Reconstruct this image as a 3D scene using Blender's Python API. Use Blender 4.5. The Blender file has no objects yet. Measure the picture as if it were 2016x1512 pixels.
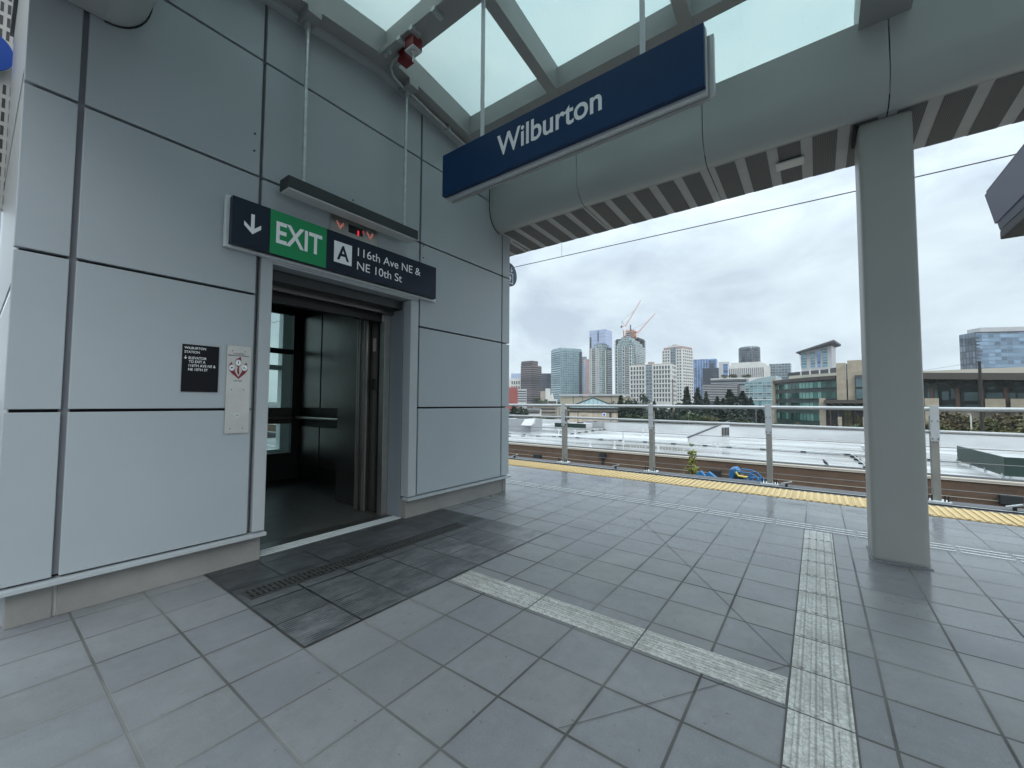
import bpy, bmesh, math, random
import numpy as np
from mathutils import Vector, Matrix
random.seed(7)
sc = bpy.context.scene
col = sc.collection
# ------------------------------------------------------------------ camera
F_PX, YAW, PITCH, ROLL = 801.03, 0.642362, 0.0464819, 0.0056274      # solved from the photograph (2016 px wide)
CAM = Vector((0, 0, 1.17))
fw = Vector((-math.sin(YAW)*math.cos(PITCH), math.cos(YAW)*math.cos(PITCH), math.sin(PITCH)))
rt = Vector((math.cos(YAW), math.sin(YAW), 0)); up = rt.cross(fw)
rt2 = rt*math.cos(ROLL) + up*math.sin(ROLL); up2 = -rt*math.sin(ROLL) + up*math.cos(ROLL)
cd = bpy.data.cameras.new('camera'); cam = bpy.data.objects.new('camera', cd); col.objects.link(cam)
cd.sensor_width = 36; cd.lens = F_PX/2016*36; cd.clip_start = 0.05; cd.clip_end = 6000
cam.matrix_world = Matrix.Translation(CAM) @ Matrix((rt2, up2, -fw)).transposed().to_4x4()
sc.camera = cam
def ray(u, v): return rt2*((u-1008)/F_PX) - up2*((v-756)/F_PX) + fw
def on_x(u, v, x): d = ray(u, v); return CAM + d*(x/d.x)
def on_y(u, v, y): d = ray(u, v); return CAM + d*(y/d.y)
def on_z(u, v, z): d = ray(u, v); return CAM + d*((z-CAM.z)/d.z)
def at(u, v, D): d = ray(u, v); return CAM + d*(D/math.hypot(d.x, d.y))
# ------------------------------------------------------------------ world, sun, exposure
SUN_EL, SUN_AZ = math.radians(40), math.radians(128)
w = bpy.data.worlds.new('World'); sc.world = w; w.use_nodes = True
nt = w.node_tree; nt.nodes.clear(); NN = nt.nodes.new; LK = nt.links.new
wo = NN('ShaderNodeOutputWorld'); bg = NN('ShaderNodeBackground'); LK(bg.outputs[0], wo.inputs[0])
bg.inputs['Strength'].default_value = 0.1
sky = NN('ShaderNodeTexSky'); sky.sky_type = 'NISHITA'; sky.sun_disc = False
sky.sun_elevation = SUN_EL; sky.sun_rotation = SUN_AZ
tc = NN('ShaderNodeTexCoord'); sep = NN('ShaderNodeSeparateXYZ'); LK(tc.outputs['Generated'], sep.inputs[0])
mp = NN('ShaderNodeMapping'); mp.inputs['Scale'].default_value = (1.0, 1.0, 2.0); LK(tc.outputs['Generated'], mp.inputs[0])
n1 = NN('ShaderNodeTexNoise'); n1.inputs['Scale'].default_value = 4.2; n1.inputs['Detail'].default_value = 9; n1.inputs['Roughness'].default_value = .58; n1.inputs['Distortion'].default_value = .3
LK(mp.outputs[0], n1.inputs['Vector'])
cr = NN('ShaderNodeValToRGB'); LK(n1.outputs['Fac'], cr.inputs[0])
e = cr.color_ramp.elements
e[0].position = .33; e[0].color = (.41, .475, .55, 1); e[1].position = .66; e[1].color = (.645, .735, .775, 1)
m = e.new(.5); m.color = (.54, .63, .685, 1)
# an overcast dome is about three times brighter overhead than at the horizon
mr = NN('ShaderNodeMapRange'); LK(sep.outputs[2], mr.inputs['Value'])
mr.inputs['From Min'].default_value = .30; mr.inputs['From Max'].default_value = 1; mr.inputs['To Min'].default_value = 8.6; mr.inputs['To Max'].default_value = 34
sm = NN('ShaderNodeVectorMath'); sm.operation = 'SCALE'; LK(cr.outputs[0], sm.inputs[0]); LK(mr.outputs[0], sm.inputs['Scale'])
mx = NN('ShaderNodeMix'); mx.data_type = 'RGBA'; mx.inputs[0].default_value = .9
LK(sky.outputs[0], mx.inputs[6]); LK(sm.outputs[0], mx.inputs[7]); LK(mx.outputs[2], bg.inputs[0])
sd = bpy.data.lights.new('sun', 'SUN'); sd.energy = 0.6; sd.angle = math.radians(30); sd.color = (1, .97, .93)
so = bpy.data.objects.new('sun', sd); col.objects.link(so)
sdir = Vector((math.sin(SUN_AZ)*math.cos(SUN_EL), math.cos(SUN_AZ)*math.cos(SUN_EL), math.sin(SUN_EL)))
so.rotation_euler = sdir.to_track_quat('Z', 'Y').to_euler()
sc.view_settings.view_transform = 'Standard'; sc.view_settings.look = 'None'
sc.view_settings.exposure = 0.68; sc.view_settings.gamma = 1
sc.render.engine = 'CYCLES'
sc.cycles.max_bounces = 8; sc.cycles.transparent_max_bounces = 12; sc.cycles.use_denoising = True
sc.cycles.caustics_reflective = False; sc.cycles.caustics_refractive = False
# ------------------------------------------------------------------ materials
def newmat(name):
    m = bpy.data.materials.new(name); m.use_nodes = True
    n = m.node_tree; b = n.nodes['Principled BSDF']
    return m, n, b
def mat(name, c, rough=.5, metal=0., var=.0, vs=3., bump=0., bs=40., spec=.5, c2=None, emit=None, rvar=0., stretch=None):
    m, n, b = newmat(name)
    b.inputs['Base Color'].default_value = (*c, 1); b.inputs['Roughness'].default_value = rough
    b.inputs['Metallic'].default_value = metal; b.inputs['Specular IOR Level'].default_value = spec
    if emit: b.inputs['Emission Color'].default_value = (*c, 1); b.inputs['Emission Strength'].default_value = emit
    if var or bump or c2 or rvar:
        t = n.nodes.new('ShaderNodeTexCoord'); g = n.nodes.new('ShaderNodeNewGeometry')
        src = g.outputs['Position']
        if stretch:
            q = n.nodes.new('ShaderNodeMapping'); q.inputs['Scale'].default_value = stretch; n.links.new(src, q.inputs[0]); src = q.outputs[0]
    if var or c2 or rvar:
        no = n.nodes.new('ShaderNodeTexNoise'); no.inputs['Scale'].default_value = vs; no.inputs['Detail'].default_value = 6; no.inputs['Roughness'].default_value = .6
        n.links.new(src, no.inputs['Vector'])
        r = n.nodes.new('ShaderNodeValToRGB'); n.links.new(no.outputs['Fac'], r.inputs[0])
        lo = c2 if c2 else tuple(x*(1-var) for x in c); hi = c if c2 else tuple(min(1, x*(1+var)) for x in c)
        r.color_ramp.elements[0].position = .32; r.color_ramp.elements[0].color = (*lo, 1)
        r.color_ramp.elements[1].position = .68; r.color_ramp.elements[1].color = (*hi, 1)
        n.links.new(r.outputs[0], b.inputs['Base Color'])
        if rvar:
            q = n.nodes.new('ShaderNodeMapRange'); n.links.new(no.outputs['Fac'], q.inputs[0])
            q.inputs['From Min'].default_value = .3; q.inputs['From Max'].default_value = .7
            q.inputs['To Min'].default_value = max(.02, rough-rvar); q.inputs['To Max'].default_value = rough+rvar
            n.links.new(q.outputs[0], b.inputs['Roughness'])
    if bump:
        no2 = n.nodes.new('ShaderNodeTexNoise'); no2.inputs['Scale'].default_value = bs; no2.inputs['Detail'].default_value = 4
        n.links.new(src, no2.inputs['Vector'])
        bp = n.nodes.new('ShaderNodeBump'); bp.inputs['Strength'].default_value = bump; bp.inputs['Distance'].default_value = .01
        n.links.new(no2.outputs['Fac'], bp.inputs['Height']); n.links.new(bp.outputs[0], b.inputs['Normal'])
    return m
M = {}
M['panel'] = mat('wall_panel_paint', (.375, .412, .435), .42, .0, .045, .9, .10, 2.2, rvar=.07)
M['trim'] = mat('trim_paint', (.41, .44, .455), .4, 0, .03, 2)
M['reveal'] = mat('joint_channel', (.21, .215, .235), .6)
M['joint'] = mat('joint_backing', (.012, .012, .014), .8)
M['plinth'] = mat('plinth_concrete', (.255, .248, .235), .75, 0, .10, 4, .15, 60)
M['beam'] = mat('beam_paint', (.45, .468, .458), .36, .0, .03, 1.2, .02, 200)
M['column'] = mat('column_paint', (.345, .343, .325), .45, 0, .04, 1.5, .03, 200)
M['soffit'] = mat('soffit_metal', (.42, .42, .415), .5, 0, .06, 6)
M['frame'] = mat('canopy_steel_paint', (.33, .335, .325), .5, 0, .05, 3)
M['steel'] = mat('stainless_steel', (.55, .53, .50), .33, .9, .06, 8, .04, 300)
M['galv'] = mat('galvanised_conduit', (.50, .53, .54), .38, .55, .15, 30)
M['navy'] = mat('sign_navy', (.006, .014, .030), .42, 0, .04, 3, spec=.3)
M['blue'] = mat('sign_blue', (.004, .032, .100), .42, 0, .04, 3, spec=.25)
M['green'] = mat('sign_green', (.0, .25, .082), .42, 0, .03, 3)
M['white'] = mat('sign_white', (.86, .88, .89), .45)
M['alu'] = mat('sign_aluminium', (.55, .58, .60), .35, .3, .04, 6)
M['black'] = mat('black_paint', (.012, .014, .016), .45)
M['plate_black'] = mat('plate_black', (.005, .005, .007), .6, spec=.25)
M['char'] = mat('charcoal_metal', (.022, .026, .027), .42, 0, .06, 10)
M['lens'] = mat('lamp_lens', (.62, .63, .62), .4)
M['ledtxt'] = mat('red_led', (.9, .03, .05), .4, emit=.55)
M['leddot'] = mat('red_led_dots', (1., .25, .2), .4, emit=.5)
M['dot'] = mat('small_hole', (.01, .01, .01), .6)
M['maroon'] = mat('flame_red', (.19, .012, .022), .45)
M['red'] = mat('red_box', (.17, .008, .011), .45, 0, .1, 12)
M['darksteel'] = mat('dark_stainless', (.16, .155, .145), .30, .85, .08, 4, .02, 200)
M['cabfloor'] = mat('elevator_floor', (.07, .07, .066), .4, 0, .25, 8)
M['cabblack'] = mat('elevator_black', (.02, .02, .02), .5)
M['white_metal'] = mat('pale_metal', (.62, .66, .66), .45)
M['railsteel'] = mat('railing_pipe', (.40, .41, .41), .36, .35, .06, 4)
M['post'] = mat('railing_post', (.23, .225, .205), .5, 0, .08, 5)
M['postplate'] = mat('railing_plate', (.40, .42, .435), .42, .1, .04, 5)
M['cable'] = mat('steel_cable', (.16, .16, .16), .4, .5)
M['wire'] = mat('contact_wire', (.035, .03, .035), .5)
M['iron'] = mat('drain_iron', (.018, .018, .018), .5, .3, .3, 30)
M['concrete'] = mat('concrete', (.30, .295, .285), .8, 0, .15, 1.5, .2, 30)
M['asphalt'] = mat('asphalt', (.06, .06, .06), .7, 0, .2, .2)
M['bluepaint'] = mat('lift_blue', (.012, .125, .30), .4, 0, .15, 3)
M['yellowpaint'] = mat('lift_yellow', (.62, .48, .08), .45)
M['rubber'] = mat('tyre_rubber', (.02, .02, .02), .8)
M['roofwhite'] = mat('roof_membrane', (.54, .55, .55), .24, 0, vs=.20, c2=(.15, .145, .13), rvar=.20, stretch=(.35, 1.5, 1))
M['parapet_white'] = mat('parapet_membrane', (.56, .57, .575), .5, 0, .10, .5, stretch=(.5, .5, 2))
M['coping'] = mat('parapet_coping', (.58, .52, .44), .6, 0, .10, .8, stretch=(.3, 1, 6))
M['screen_green'] = mat('screen_green', (.010, .030, .022), .5, 0, .12, 3, stretch=(3, 3, .3))
M['leaf_dark'] = mat('conifer_leaf', (.030, .050, .028), .7, 0, vs=.5, c2=(.010, .020, .013))
M['leaf_mid'] = mat('broad_leaf', (.075, .115, .040), .7, 0, vs=.4, c2=(.030, .050, .022))
M['leaf_gold'] = mat('golden_leaf', (.135, .120, .042), .7, 0, vs=.5, c2=(.045, .052, .018))
M['leaf_young'] = mat('young_leaf', (.26, .25, .035), .7, 0, vs=2, c2=(.10, .12, .02))
M['leaf_rust'] = mat('rust_leaf', (.105, .070, .032), .7, 0, vs=.5, c2=(.042, .045, .018))
M['bark'] = mat('bark', (.075, .055, .04), .85, 0, .2, 4)
M['grass'] = mat('grass', (.06, .09, .03), .9, 0, .3, .1)
M['crane'] = mat('crane_paint', (.66, .42, .37), .5)
M['cranew'] = mat('crane_white', (.80, .76, .72), .5)
M['orange'] = mat('formwork_orange', (.42, .14, .055), .7, 0, .3, .6)
M['slab'] = mat('slab_dark', (.07, .07, .075), .7)
M['wood_pole'] = mat('wood_pole', (.13, .085, .065), .8)
M['wood_dark'] = mat('dark_wood_pole', (.035, .028, .026), .8)
M['polewhite'] = mat('pole_white', (.6, .6, .58), .5)
M['crowblack'] = mat('crow_feathers', (.008, .008, .010), .5)

# node helpers -----------------------------------------------------------------
class G:
    def __init__(s, m): s.n = m.node_tree; s.pos = None
    def node(s, t): return s.n.nodes.new(t)
    def put(s, inp, v):
        if isinstance(v, (int, float)): inp.default_value = v
        elif isinstance(v, tuple): inp.default_value = v
        else: s.n.links.new(v, inp)
    def m(s, op, a, b=0., c=0.):
        q = s.node('ShaderNodeMath'); q.operation = op
        s.put(q.inputs[0], a); s.put(q.inputs[1], b); s.put(q.inputs[2], c); return q.outputs[0]
    def xyz(s):
        g = s.node('ShaderNodeNewGeometry'); q = s.node('ShaderNodeSeparateXYZ'); s.n.links.new(g.outputs['Position'], q.inputs[0]); s.pos = g.outputs['Position']
        return q.outputs
    def uv(s):
        g = s.node('ShaderNodeUVMap'); g.uv_map = 'UVMap'; q = s.node('ShaderNodeSeparateXYZ'); s.n.links.new(g.outputs[0], q.inputs[0]); s.pos = g.outputs[0]
        return q.outputs
    def line(s, c, off, p, wd, soft=.003):                # 1 on the joint, 0 off it
        f = s.m('FRACT', s.m('DIVIDE', s.m('SUBTRACT', c, off), p))
        d = s.m('MULTIPLY', s.m('MINIMUM', f, s.m('SUBTRACT', 1., f)), p)
        return s.ramp(d, wd/2, wd/2+soft, 1, 0)
    def ramp(s, v, a, b, c, d):
        q = s.node('ShaderNodeMapRange'); s.put(q.inputs[0], v)
        for k, z in zip(('From Min', 'From Max', 'To Min', 'To Max'), (a, b, c, d)): q.inputs[k].default_value = z
        return q.outputs[0]
    def noise(s, sc_, det=4, vec=None, rough=.55, stretch=None):
        q = s.node('ShaderNodeTexNoise'); q.inputs['Scale'].default_value = sc_; q.inputs['Detail'].default_value = det; q.inputs['Roughness'].default_value = rough
        v = vec or s.pos
        if stretch:
            mm = s.node('ShaderNodeMapping'); mm.inputs['Scale'].default_value = stretch; s.n.links.new(v, mm.inputs[0]); v = mm.outputs[0]
        s.n.links.new(v, q.inputs['Vector']); return q.outputs['Fac']
    def cell(s, a, b):
        q = s.node('ShaderNodeCombineXYZ'); s.put(q.inputs[0], a); s.put(q.inputs[1], b)
        z = s.node('ShaderNodeTexWhiteNoise'); z.noise_dimensions = '2D'; s.n.links.new(q.outputs[0], z.inputs['Vector']); return z.outputs['Value']
    def mix(s, f, a, b):
        q = s.node('ShaderNodeMix'); q.data_type = 'RGBA'
        s.put(q.inputs[0], f)
        for i, v in ((6, a), (7, b)):
            if isinstance(v, tuple): q.inputs[i].default_value = (*v, 1) if len(v) == 3 else v
            else: s.n.links.new(v, q.inputs[i])
        return q.outputs[2]
    def bump(s, h, st, dist=.01):
        q = s.node('ShaderNodeBump'); q.inputs['Strength'].default_value = st; q.inputs['Distance'].default_value = dist
        s.n.links.new(h, q.inputs['Height']); return q.outputs[0]

def tile_mat():
    m, n, b = newmat('platform_tiles'); g = G(m); x, y, z = g.xyz()
    right = g.m('GREATER_THAN', x, 0.)
    off = g.m('ADD', -.116, g.m('MULTIPLY', right, .308))
    fx = g.m('DIVIDE', g.m('SUBTRACT', x, off), .31); fy = g.m('DIVIDE', g.m('SUBTRACT', y, .075), .31)
    lx = g.line(x, off, .31, .0078); ly = g.line(y, .075, .31, .0080)
    # wider saw joints on every fourth line
    grout = g.m('MAXIMUM', lx, ly)
    tid = g.cell(g.m('FLOOR', fx), g.m('FLOOR', fy))
    tid2 = g.cell(g.m('FLOOR', g.m('ADD', fx, 71.)), g.m('FLOOR', g.m('ADD', fy, 13.)))
    base = g.mix(tid, (.158, .165, .178), (.196, .202, .206))
    base = g.mix(g.m('MULTIPLY', g.m('GREATER_THAN', tid2, .72), .35), base, (.172, .182, .170))
    cloud = g.noise(2.2, 6, rough=.65); speck = g.noise(160, 2)
    base = g.mix(g.ramp(cloud, .45, .75, 0, .38), base, (.27, .275, .28))
    base = g.mix(g.ramp(g.noise(5.5, 5, rough=.7), .56, .72, 0, .30), base, (.12, .122, .125))
    base = g.mix(g.ramp(speck, .45, .75, 0, .28), base, (.30, .30, .31))
    base = g.mix(g.ramp(g.noise(13, 6, rough=.75), .47, .70, 0, .30), base, (.118, .122, .124))
    base = g.mix(g.ramp(g.noise(17, 5, rough=.7, stretch=(1, .6, 1)), .54, .72, 0, .28), base, (.27, .275, .275))
    halo = g.m('MAXIMUM', g.line(x, off, .31, .010, .022), g.line(y, .075, .31, .010, .022)); base = g.mix(g.m('MULTIPLY', g.m('MULTIPLY', halo, g.ramp(g.noise(2.3, 4), .40, .65, .1, 1)), .34), base, (.125, .124, .118))
    base = g.mix(g.ramp(g.noise(38, 2), .70, .74, 0, .6), base, (.07, .07, .07))
    base = g.mix(g.ramp(g.noise(1.0, 5, rough=.7, stretch=(1, .5, 1)), .52, .70, 0, .30), base, (.135, .135, .138))
    gn = g.noise(1.1, 3)
    gcol = g.mix(g.ramp(gn, .40, .62, 0, 1), (.066, .066, .063), (.175, .175, .168))
    c = g.mix(grout, base, gcol)
    # rain wets the open edge of the platform
    rag = g.noise(1.6, 5, rough=.65)
    edge = g.m('ADD', y, g.m('ADD', g.m('MULTIPLY', x, .22), g.m('MULTIPLY', g.m('SUBTRACT', rag, .5), 2.4)))
    wet = g.ramp(edge, 2.2, 4.4, 0, 1)
    c = g.mix(g.m('MULTIPLY', wet, .25), c, (.10, .105, .115))
    n.links.new(c, b.inputs['Base Color'])
    r = g.m('ADD', g.m('MULTIPLY', wet, -.42), .50); r = g.m('ADD', r, g.ramp(g.noise(3, 5), .35, .7, -.03, .10))
    r = g.m('MAXIMUM', g.m('ADD', r, g.m('MULTIPLY', grout, .5)), .05); n.links.new(r, b.inputs['Roughness'])
    h = g.m('ADD', g.m('MULTIPLY', grout, -1.), g.m('MULTIPLY', speck, .25))
    h = g.m('MULTIPLY', h, g.m('SUBTRACT', 1., g.m('MULTIPLY', wet, .85)))
    n.links.new(g.bump(h, .35, .004), b.inputs['Normal'])
    return m
def dark_tile_mat():
    m, n, b = newmat('dark_ridged_tiles'); g = G(m); x, y, z = g.xyz()
    lx = g.line(x, -.116, .31, .009); ly = g.line(y, .075, .31, .010); grout = g.m('MAXIMUM', lx, ly)
    tid = g.cell(g.m('FLOOR', g.m('DIVIDE', g.m('ADD', x, .116), .31)), g.m('FLOOR', g.m('DIVIDE', g.m('SUBTRACT', y, .075), .31)))
    smear = g.noise(5, 6, stretch=(1.7, .8, 1), rough=.72); blot = g.noise(1.9, 4)
    c = g.mix(tid, (.030, .033, .036), (.046, .049, .053))
    amount = g.m('MULTIPLY', g.m('MULTIPLY', g.ramp(smear, .42, .66, 0, .62), g.ramp(tid, 0, 1, .5, 1.1)), g.ramp(x, -3.1, -2.3, .35, 1))
    c = g.mix(amount, c, (.22, .23, .235))
    rid = g.m('SINE', g.m('MULTIPLY', x, 2*math.pi/.020)); rr = g.ramp(rid, -.2, .6, 0, 1)
    ridged = g.ramp(x, -2.72, -2.66, 0, 1)
    c = g.mix(g.m('MULTIPLY', g.m('MULTIPLY', rr, ridged), .42), c, (.20, .21, .215))
    c = g.mix(grout, c, g.mix(g.ramp(g.noise(2.0, 3), .42, .58, 0, 1), (.007, .007, .007), (.05, .049, .046)))
    n.links.new(c, b.inputs['Base Color']); n.links.new(g.ramp(blot, .3, .7, .28, .5), b.inputs['Roughness'])
    n.links.new(g.bump(g.m('SUBTRACT', g.m('MULTIPLY', g.m('MULTIPLY', rr, ridged), .5), grout), .4, .003), b.inputs['Normal'])
    return m
def granite_mat(axis):
    m, n, b = newmat('pale_granite'); g = G(m); x, y, z = g.xyz()
    s1 = g.noise(75, 3, rough=.7); s2 = g.noise(30, 4); d = g.noise(3.0, 5, rough=.7)
    c = g.mix(g.ramp(s1, .42, .6, 0, 1), (.36, .36, .34), (.58, .585, .56))
    c = g.mix(g.ramp(s2, .5, .68, 0, .5), c, (.68, .69, .66))
    c = g.mix(g.ramp(d, .46, .68, 0, .7), c, (.27, .26, .23))
    c = g.mix(g.m('MULTIPLY', g.line(y if axis else x, 1.988 if axis else -.079, .0455 if axis else .05, .004, .004), .55), c, (.12, .12, .11))
    c = g.mix(g.m('MULTIPLY', g.line(x if axis else y, -.119 if axis else .075, .612 if axis else .31, .006), .8), c, (.10, .10, .095))
    n.links.new(c, b.inputs['Base Color']); b.inputs['Roughness'].default_value = .6
    n.links.new(g.bump(s1, .5, .004), b.inputs['Normal']); return m
def yellow_mat():
    m, n, b = newmat('tactile_yellow'); g = G(m); x, y, z = g.xyz()
    d = g.noise(2.5, 6, rough=.7); d2 = g.noise(25, 4)
    top = g.ramp(z, .006, .011, 0, 1)
    c = g.mix(g.ramp(d, .4, .7, 0, 1), (.55, .385, .155), (.48, .325, .115))
    c = g.mix(g.m('MULTIPLY', top, .55), c, (.68, .53, .27))
    c = g.mix(g.ramp(d2, .58, .75, 0, .35), c, (.45, .30, .10))
    jl = g.line(x, .33, .61, .008); c = g.mix(g.m('MULTIPLY', jl, .6), c, (.25, .17, .06))
    n.links.new(c, b.inputs['Base Color']); b.inputs['Roughness'].default_value = .5; return m
def perf_mat():
    m, n, b = newmat('perforated_soffit'); g = G(m); x, y, z = g.xyz()
    d = .012
    fx = g.m('SUBTRACT', g.m('FRACT', g.m('DIVIDE', x, d)), .5); fy = g.m('SUBTRACT', g.m('FRACT', g.m('DIVIDE', y, d)), .5)
    rr = g.m('SQRT', g.m('ADD', g.m('MULTIPLY', fx, fx), g.m('MULTIPLY', fy, fy)))
    c = g.mix(g.ramp(rr, .25, .36, 0, 1), (.022, .022, .022), (.15, .15, .146))
    n.links.new(c, b.inputs['Base Color']); b.inputs['Roughness'].default_value = .6; return m
def glass_roof_mat():
    m = bpy.data.materials.new('frosted_glass'); m.use_nodes = True; g = G(m); n = m.node_tree; n.nodes.clear()
    o = g.node('ShaderNodeOutputMaterial'); g.xyz()
    tr = g.node('ShaderNodeBsdfTranslucent'); tp = g.node('ShaderNodeBsdfTransparent'); gl = g.node('ShaderNodeBsdfGlossy')
    gl.inputs['Roughness'].default_value = .15; gl.inputs['Color'].default_value = (.8, .85, .85, 1)
    c = g.mix(g.ramp(g.noise(.9, 5), .35, .7, 0, 1), (.55, .62, .61), (.62, .66, .635))
    c = g.mix(g.ramp(g.noise(34, 3, rough=.7), .66, .74, 0, .55), c, (.36, .41, .40))
    c = g.mix(g.ramp(g.noise(3.2, 5, rough=.7, stretch=(1, .4, 1)), .58, .75, 0, .35), c, (.46, .52, .47))
    n.links.new(c, tr.inputs[0]); tp.inputs[0].default_value = (.5, .58, .58, 1)
    a = g.node('ShaderNodeMixShader'); a.inputs[0].default_value = .17; n.links.new(tr.outputs[0], a.inputs[1]); n.links.new(tp.outputs[0], a.inputs[2])
    d = g.node('ShaderNodeMixShader'); d.inputs[0].default_value = .05; n.links.new(a.outputs[0], d.inputs[1]); n.links.new(gl.outputs[0], d.inputs[2])
    n.links.new(d.outputs[0], o.inputs[0]); return m
def clear_glass_mat(rg=.02):
    m = bpy.data.materials.new('clear_glass'); m.use_nodes = True; g = G(m); n = m.node_tree; n.nodes.clear()
    o = g.node('ShaderNodeOutputMaterial'); tp = g.node('ShaderNodeBsdfTransparent'); gl = g.node('ShaderNodeBsdfGlossy'); gl.inputs['Roughness'].default_value = rg
    tp.inputs[0].default_value = (.72, .80, .78, 1); fr = g.node('ShaderNodeFresnel'); fr.inputs[0].default_value = 1.45
    a = g.node('ShaderNodeMixShader'); n.links.new(fr.outputs[0], a.inputs[0]); n.links.new(tp.outputs[0], a.inputs[1]); n.links.new(gl.outputs[0], a.inputs[2])
    n.links.new(a.outputs[0], o.inputs[0]); return m
def brick_mat():
    m, n, b = newmat('brown_brick'); g = G(m); x, y, z = g.xyz()
    q = g.node('ShaderNodeTexBrick'); c = g.node('ShaderNodeCombineXYZ'); n.links.new(x, c.inputs[0]); n.links.new(z, c.inputs[1]); n.links.new(c.outputs[0], q.inputs['Vector'])
    q.inputs['Scale'].default_value = 1; q.inputs['Brick Width'].default_value = .4; q.inputs['Row Height'].default_value = .2; q.inputs['Mortar Size'].default_value = .016
    q.inputs['Color1'].default_value = (.125, .075, .048, 1); q.inputs['Color2'].default_value = (.085, .052, .036, 1); q.inputs['Mortar'].default_value = (.10, .07, .05, 1)
    col_ = g.mix(g.ramp(g.noise(.5, 5), .4, .7, 0, .5), q.outputs[0], (.17, .105, .065))
    n.links.new(col_, b.inputs['Base Color']); b.inputs['Roughness'].default_value = .85; return m
def facade_mat(name, glass, frame, cw, ch, lw=.12, lh=.25, var=.25, rough=.12, metal=.55, span=0., spanc=None, blinds=0.):
    """curtain wall: the panes and mullions of one sheet, in metres of the sheet's own UV"""
    m, n, b = newmat(name); g = G(m); u, v, _ = g.uv()
    lx = g.line(u, 0., cw, lw, .02); ly = g.line(v, 0., ch, lh, .02); fr = g.m('MAXIMUM', lx, ly)
    t = g.cell(g.m('FLOOR', g.m('DIVIDE', u, cw)), g.m('FLOOR', g.m('DIVIDE', v, ch)))
    lo = tuple(c*(1-var) for c in glass); hi = tuple(min(1, c*(1+var)) for c in glass)
    c = g.mix(t, lo, hi)
    if blinds: c = g.mix(g.m('GREATER_THAN', t, 1-blinds), c, tuple(min(1, k*1.9+.05) for k in glass))
    if span: c = g.mix(g.m('LESS_THAN', g.m('FRACT', g.m('DIVIDE', v, ch)), span), c, spanc or frame)
    c = g.mix(fr, c, frame)
    n.links.new(c, b.inputs['Base Color']); b.inputs['Roughness'].default_value = rough
    n.links.new(g.m('MULTIPLY', g.m('SUBTRACT', 1., fr), metal), b.inputs['Metallic']); return m
M['tiles'] = tile_mat(); M['darktiles'] = dark_tile_mat(); M['granite'] = granite_mat(1); M['granite_long'] = granite_mat(0); M['yellow'] = yellow_mat(); M['perf'] = perf_mat()
M['frost'] = glass_roof_mat(); M['clear'] = clear_glass_mat(); M['clear_soft'] = clear_glass_mat(.35); M['brick'] = brick_mat()
FM = facade_mat
M['f_teal'] = FM('teal_curtain', (.20, .31, .33), (.30, .40, .42), 3.2, 3.6, .7, .9, .35, .2, .35)
M['f_band'] = FM('pale_band_curtain', (.30, .40, .44), (.50, .60, .63), 3., 3.7, .1, 1.3, .25)
M['f_brown'] = FM('brown_bands', (.055, .045, .050), (.20, .145, .135), 3., 3.9, .05, 2.0, .3, .3, .2)
M['f_slate'] = FM('slate_curtain', (.055, .065, .085), (.065, .075, .095), 1.8, 3.6, .3, .4, .3)
M['f_lav'] = FM('lavender_curtain', (.43, .49, .66), (.41, .47, .63), 8., 8., .2, .4, .05)
M['f_blue'] = FM('blue_curtain', (.15, .24, .42), (.14, .22, .38), 6., 4., .3, .5, .6)
M['f_condo'] = FM('condo_curtain', (.24, .30, .30), (.32, .37, .37), 2.6, 3.1, .5, .8, .5)
M['f_condod'] = FM('dark_condo_curtain', (.06, .075, .08), (.16, .19, .19), 2.2, 3.1, .3, 1., .5)
M['f_dband'] = FM('dark_bands', (.025, .03, .04), (.10, .10, .11), 4., 3.2, .1, .8, .4, .2, .3)
M['f_drum'] = FM('drum_curtain', (.07, .085, .10), (.11, .12, .135), 3.5, 4.2, .6, .7, .7)
M['f_teal2'] = FM('city_curtain', (.16, .30, .32), (.30, .38, .40), 3.2, 3.4, .4, .7, .6)
M['f_grey'] = FM('grey_curtain', (.17, .21, .23), (.24, .27, .29), 3.4, 3.6, .6, 1.2, .4)
M['f_office'] = FM('office_glass', (.055, .15, .125), (.015, .03, .026), 1.9, 100., .30, .1, .65, .08, .35, blinds=.32)
M['f_tower'] = FM('tower_glass', (.22, .31, .40), (.14, .19, .26), 4.6, 3.4, .25, .6, .45)
M['f_towerd'] = FM('tower_checker', (.26, .31, .36), (.055, .075, .10), 3.2, 6., .9, 1.0, .4)
M['f_hotel'] = FM('hotel_glass', (.14, .26, .31), (.30, .38, .42), 8., 3.2, .3, 1., .5)
def bmat(name, c, **k): M[name] = mat(name, c, .75, 0, .08, .15, **k)
bmat('b_white', (.66, .64, .60)); bmat('b_cream', (.52, .48, .40)); bmat('b_sand', (.42, .375, .29)); bmat('b_pink', (.40, .29, .27)); bmat('b_red', (.36, .085, .065))
bmat('b_grey', (.30, .31, .32)); bmat('b_dark', (.055, .055, .058)); bmat('b_tan', (.38, .32, .26)); bmat('b_palegrey', (.48, .48, .48)); bmat('b_bluegrey', (.33, .38, .46))
M['win'] = mat('window_dark', (.055, .07, .085), .15, 0, .3, .2); M['win_teal'] = mat('window_teal', (.10, .16, .17), .12, .3, .3, .2)
M['win_band'] = mat('band_glass', (.04, .05, .06), .15, .2); M['roofgrey'] = mat('roof_grey', (.22, .22, .22), .8, 0, .15, .1); M['metalroof'] = mat('teal_metal_roof', (.14, .22, .23), .4, .2, .12, 2, stretch=(4, .5, .5))
M['brown_eave'] = mat('brown_eave', (.075, .062, .055), .6); M['stone'] = mat('beige_stone', (.40, .335, .255), .8, 0, .16, .4)
M['olive'] = mat('spandrel_green', (.028, .055, .047), .3)
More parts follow.
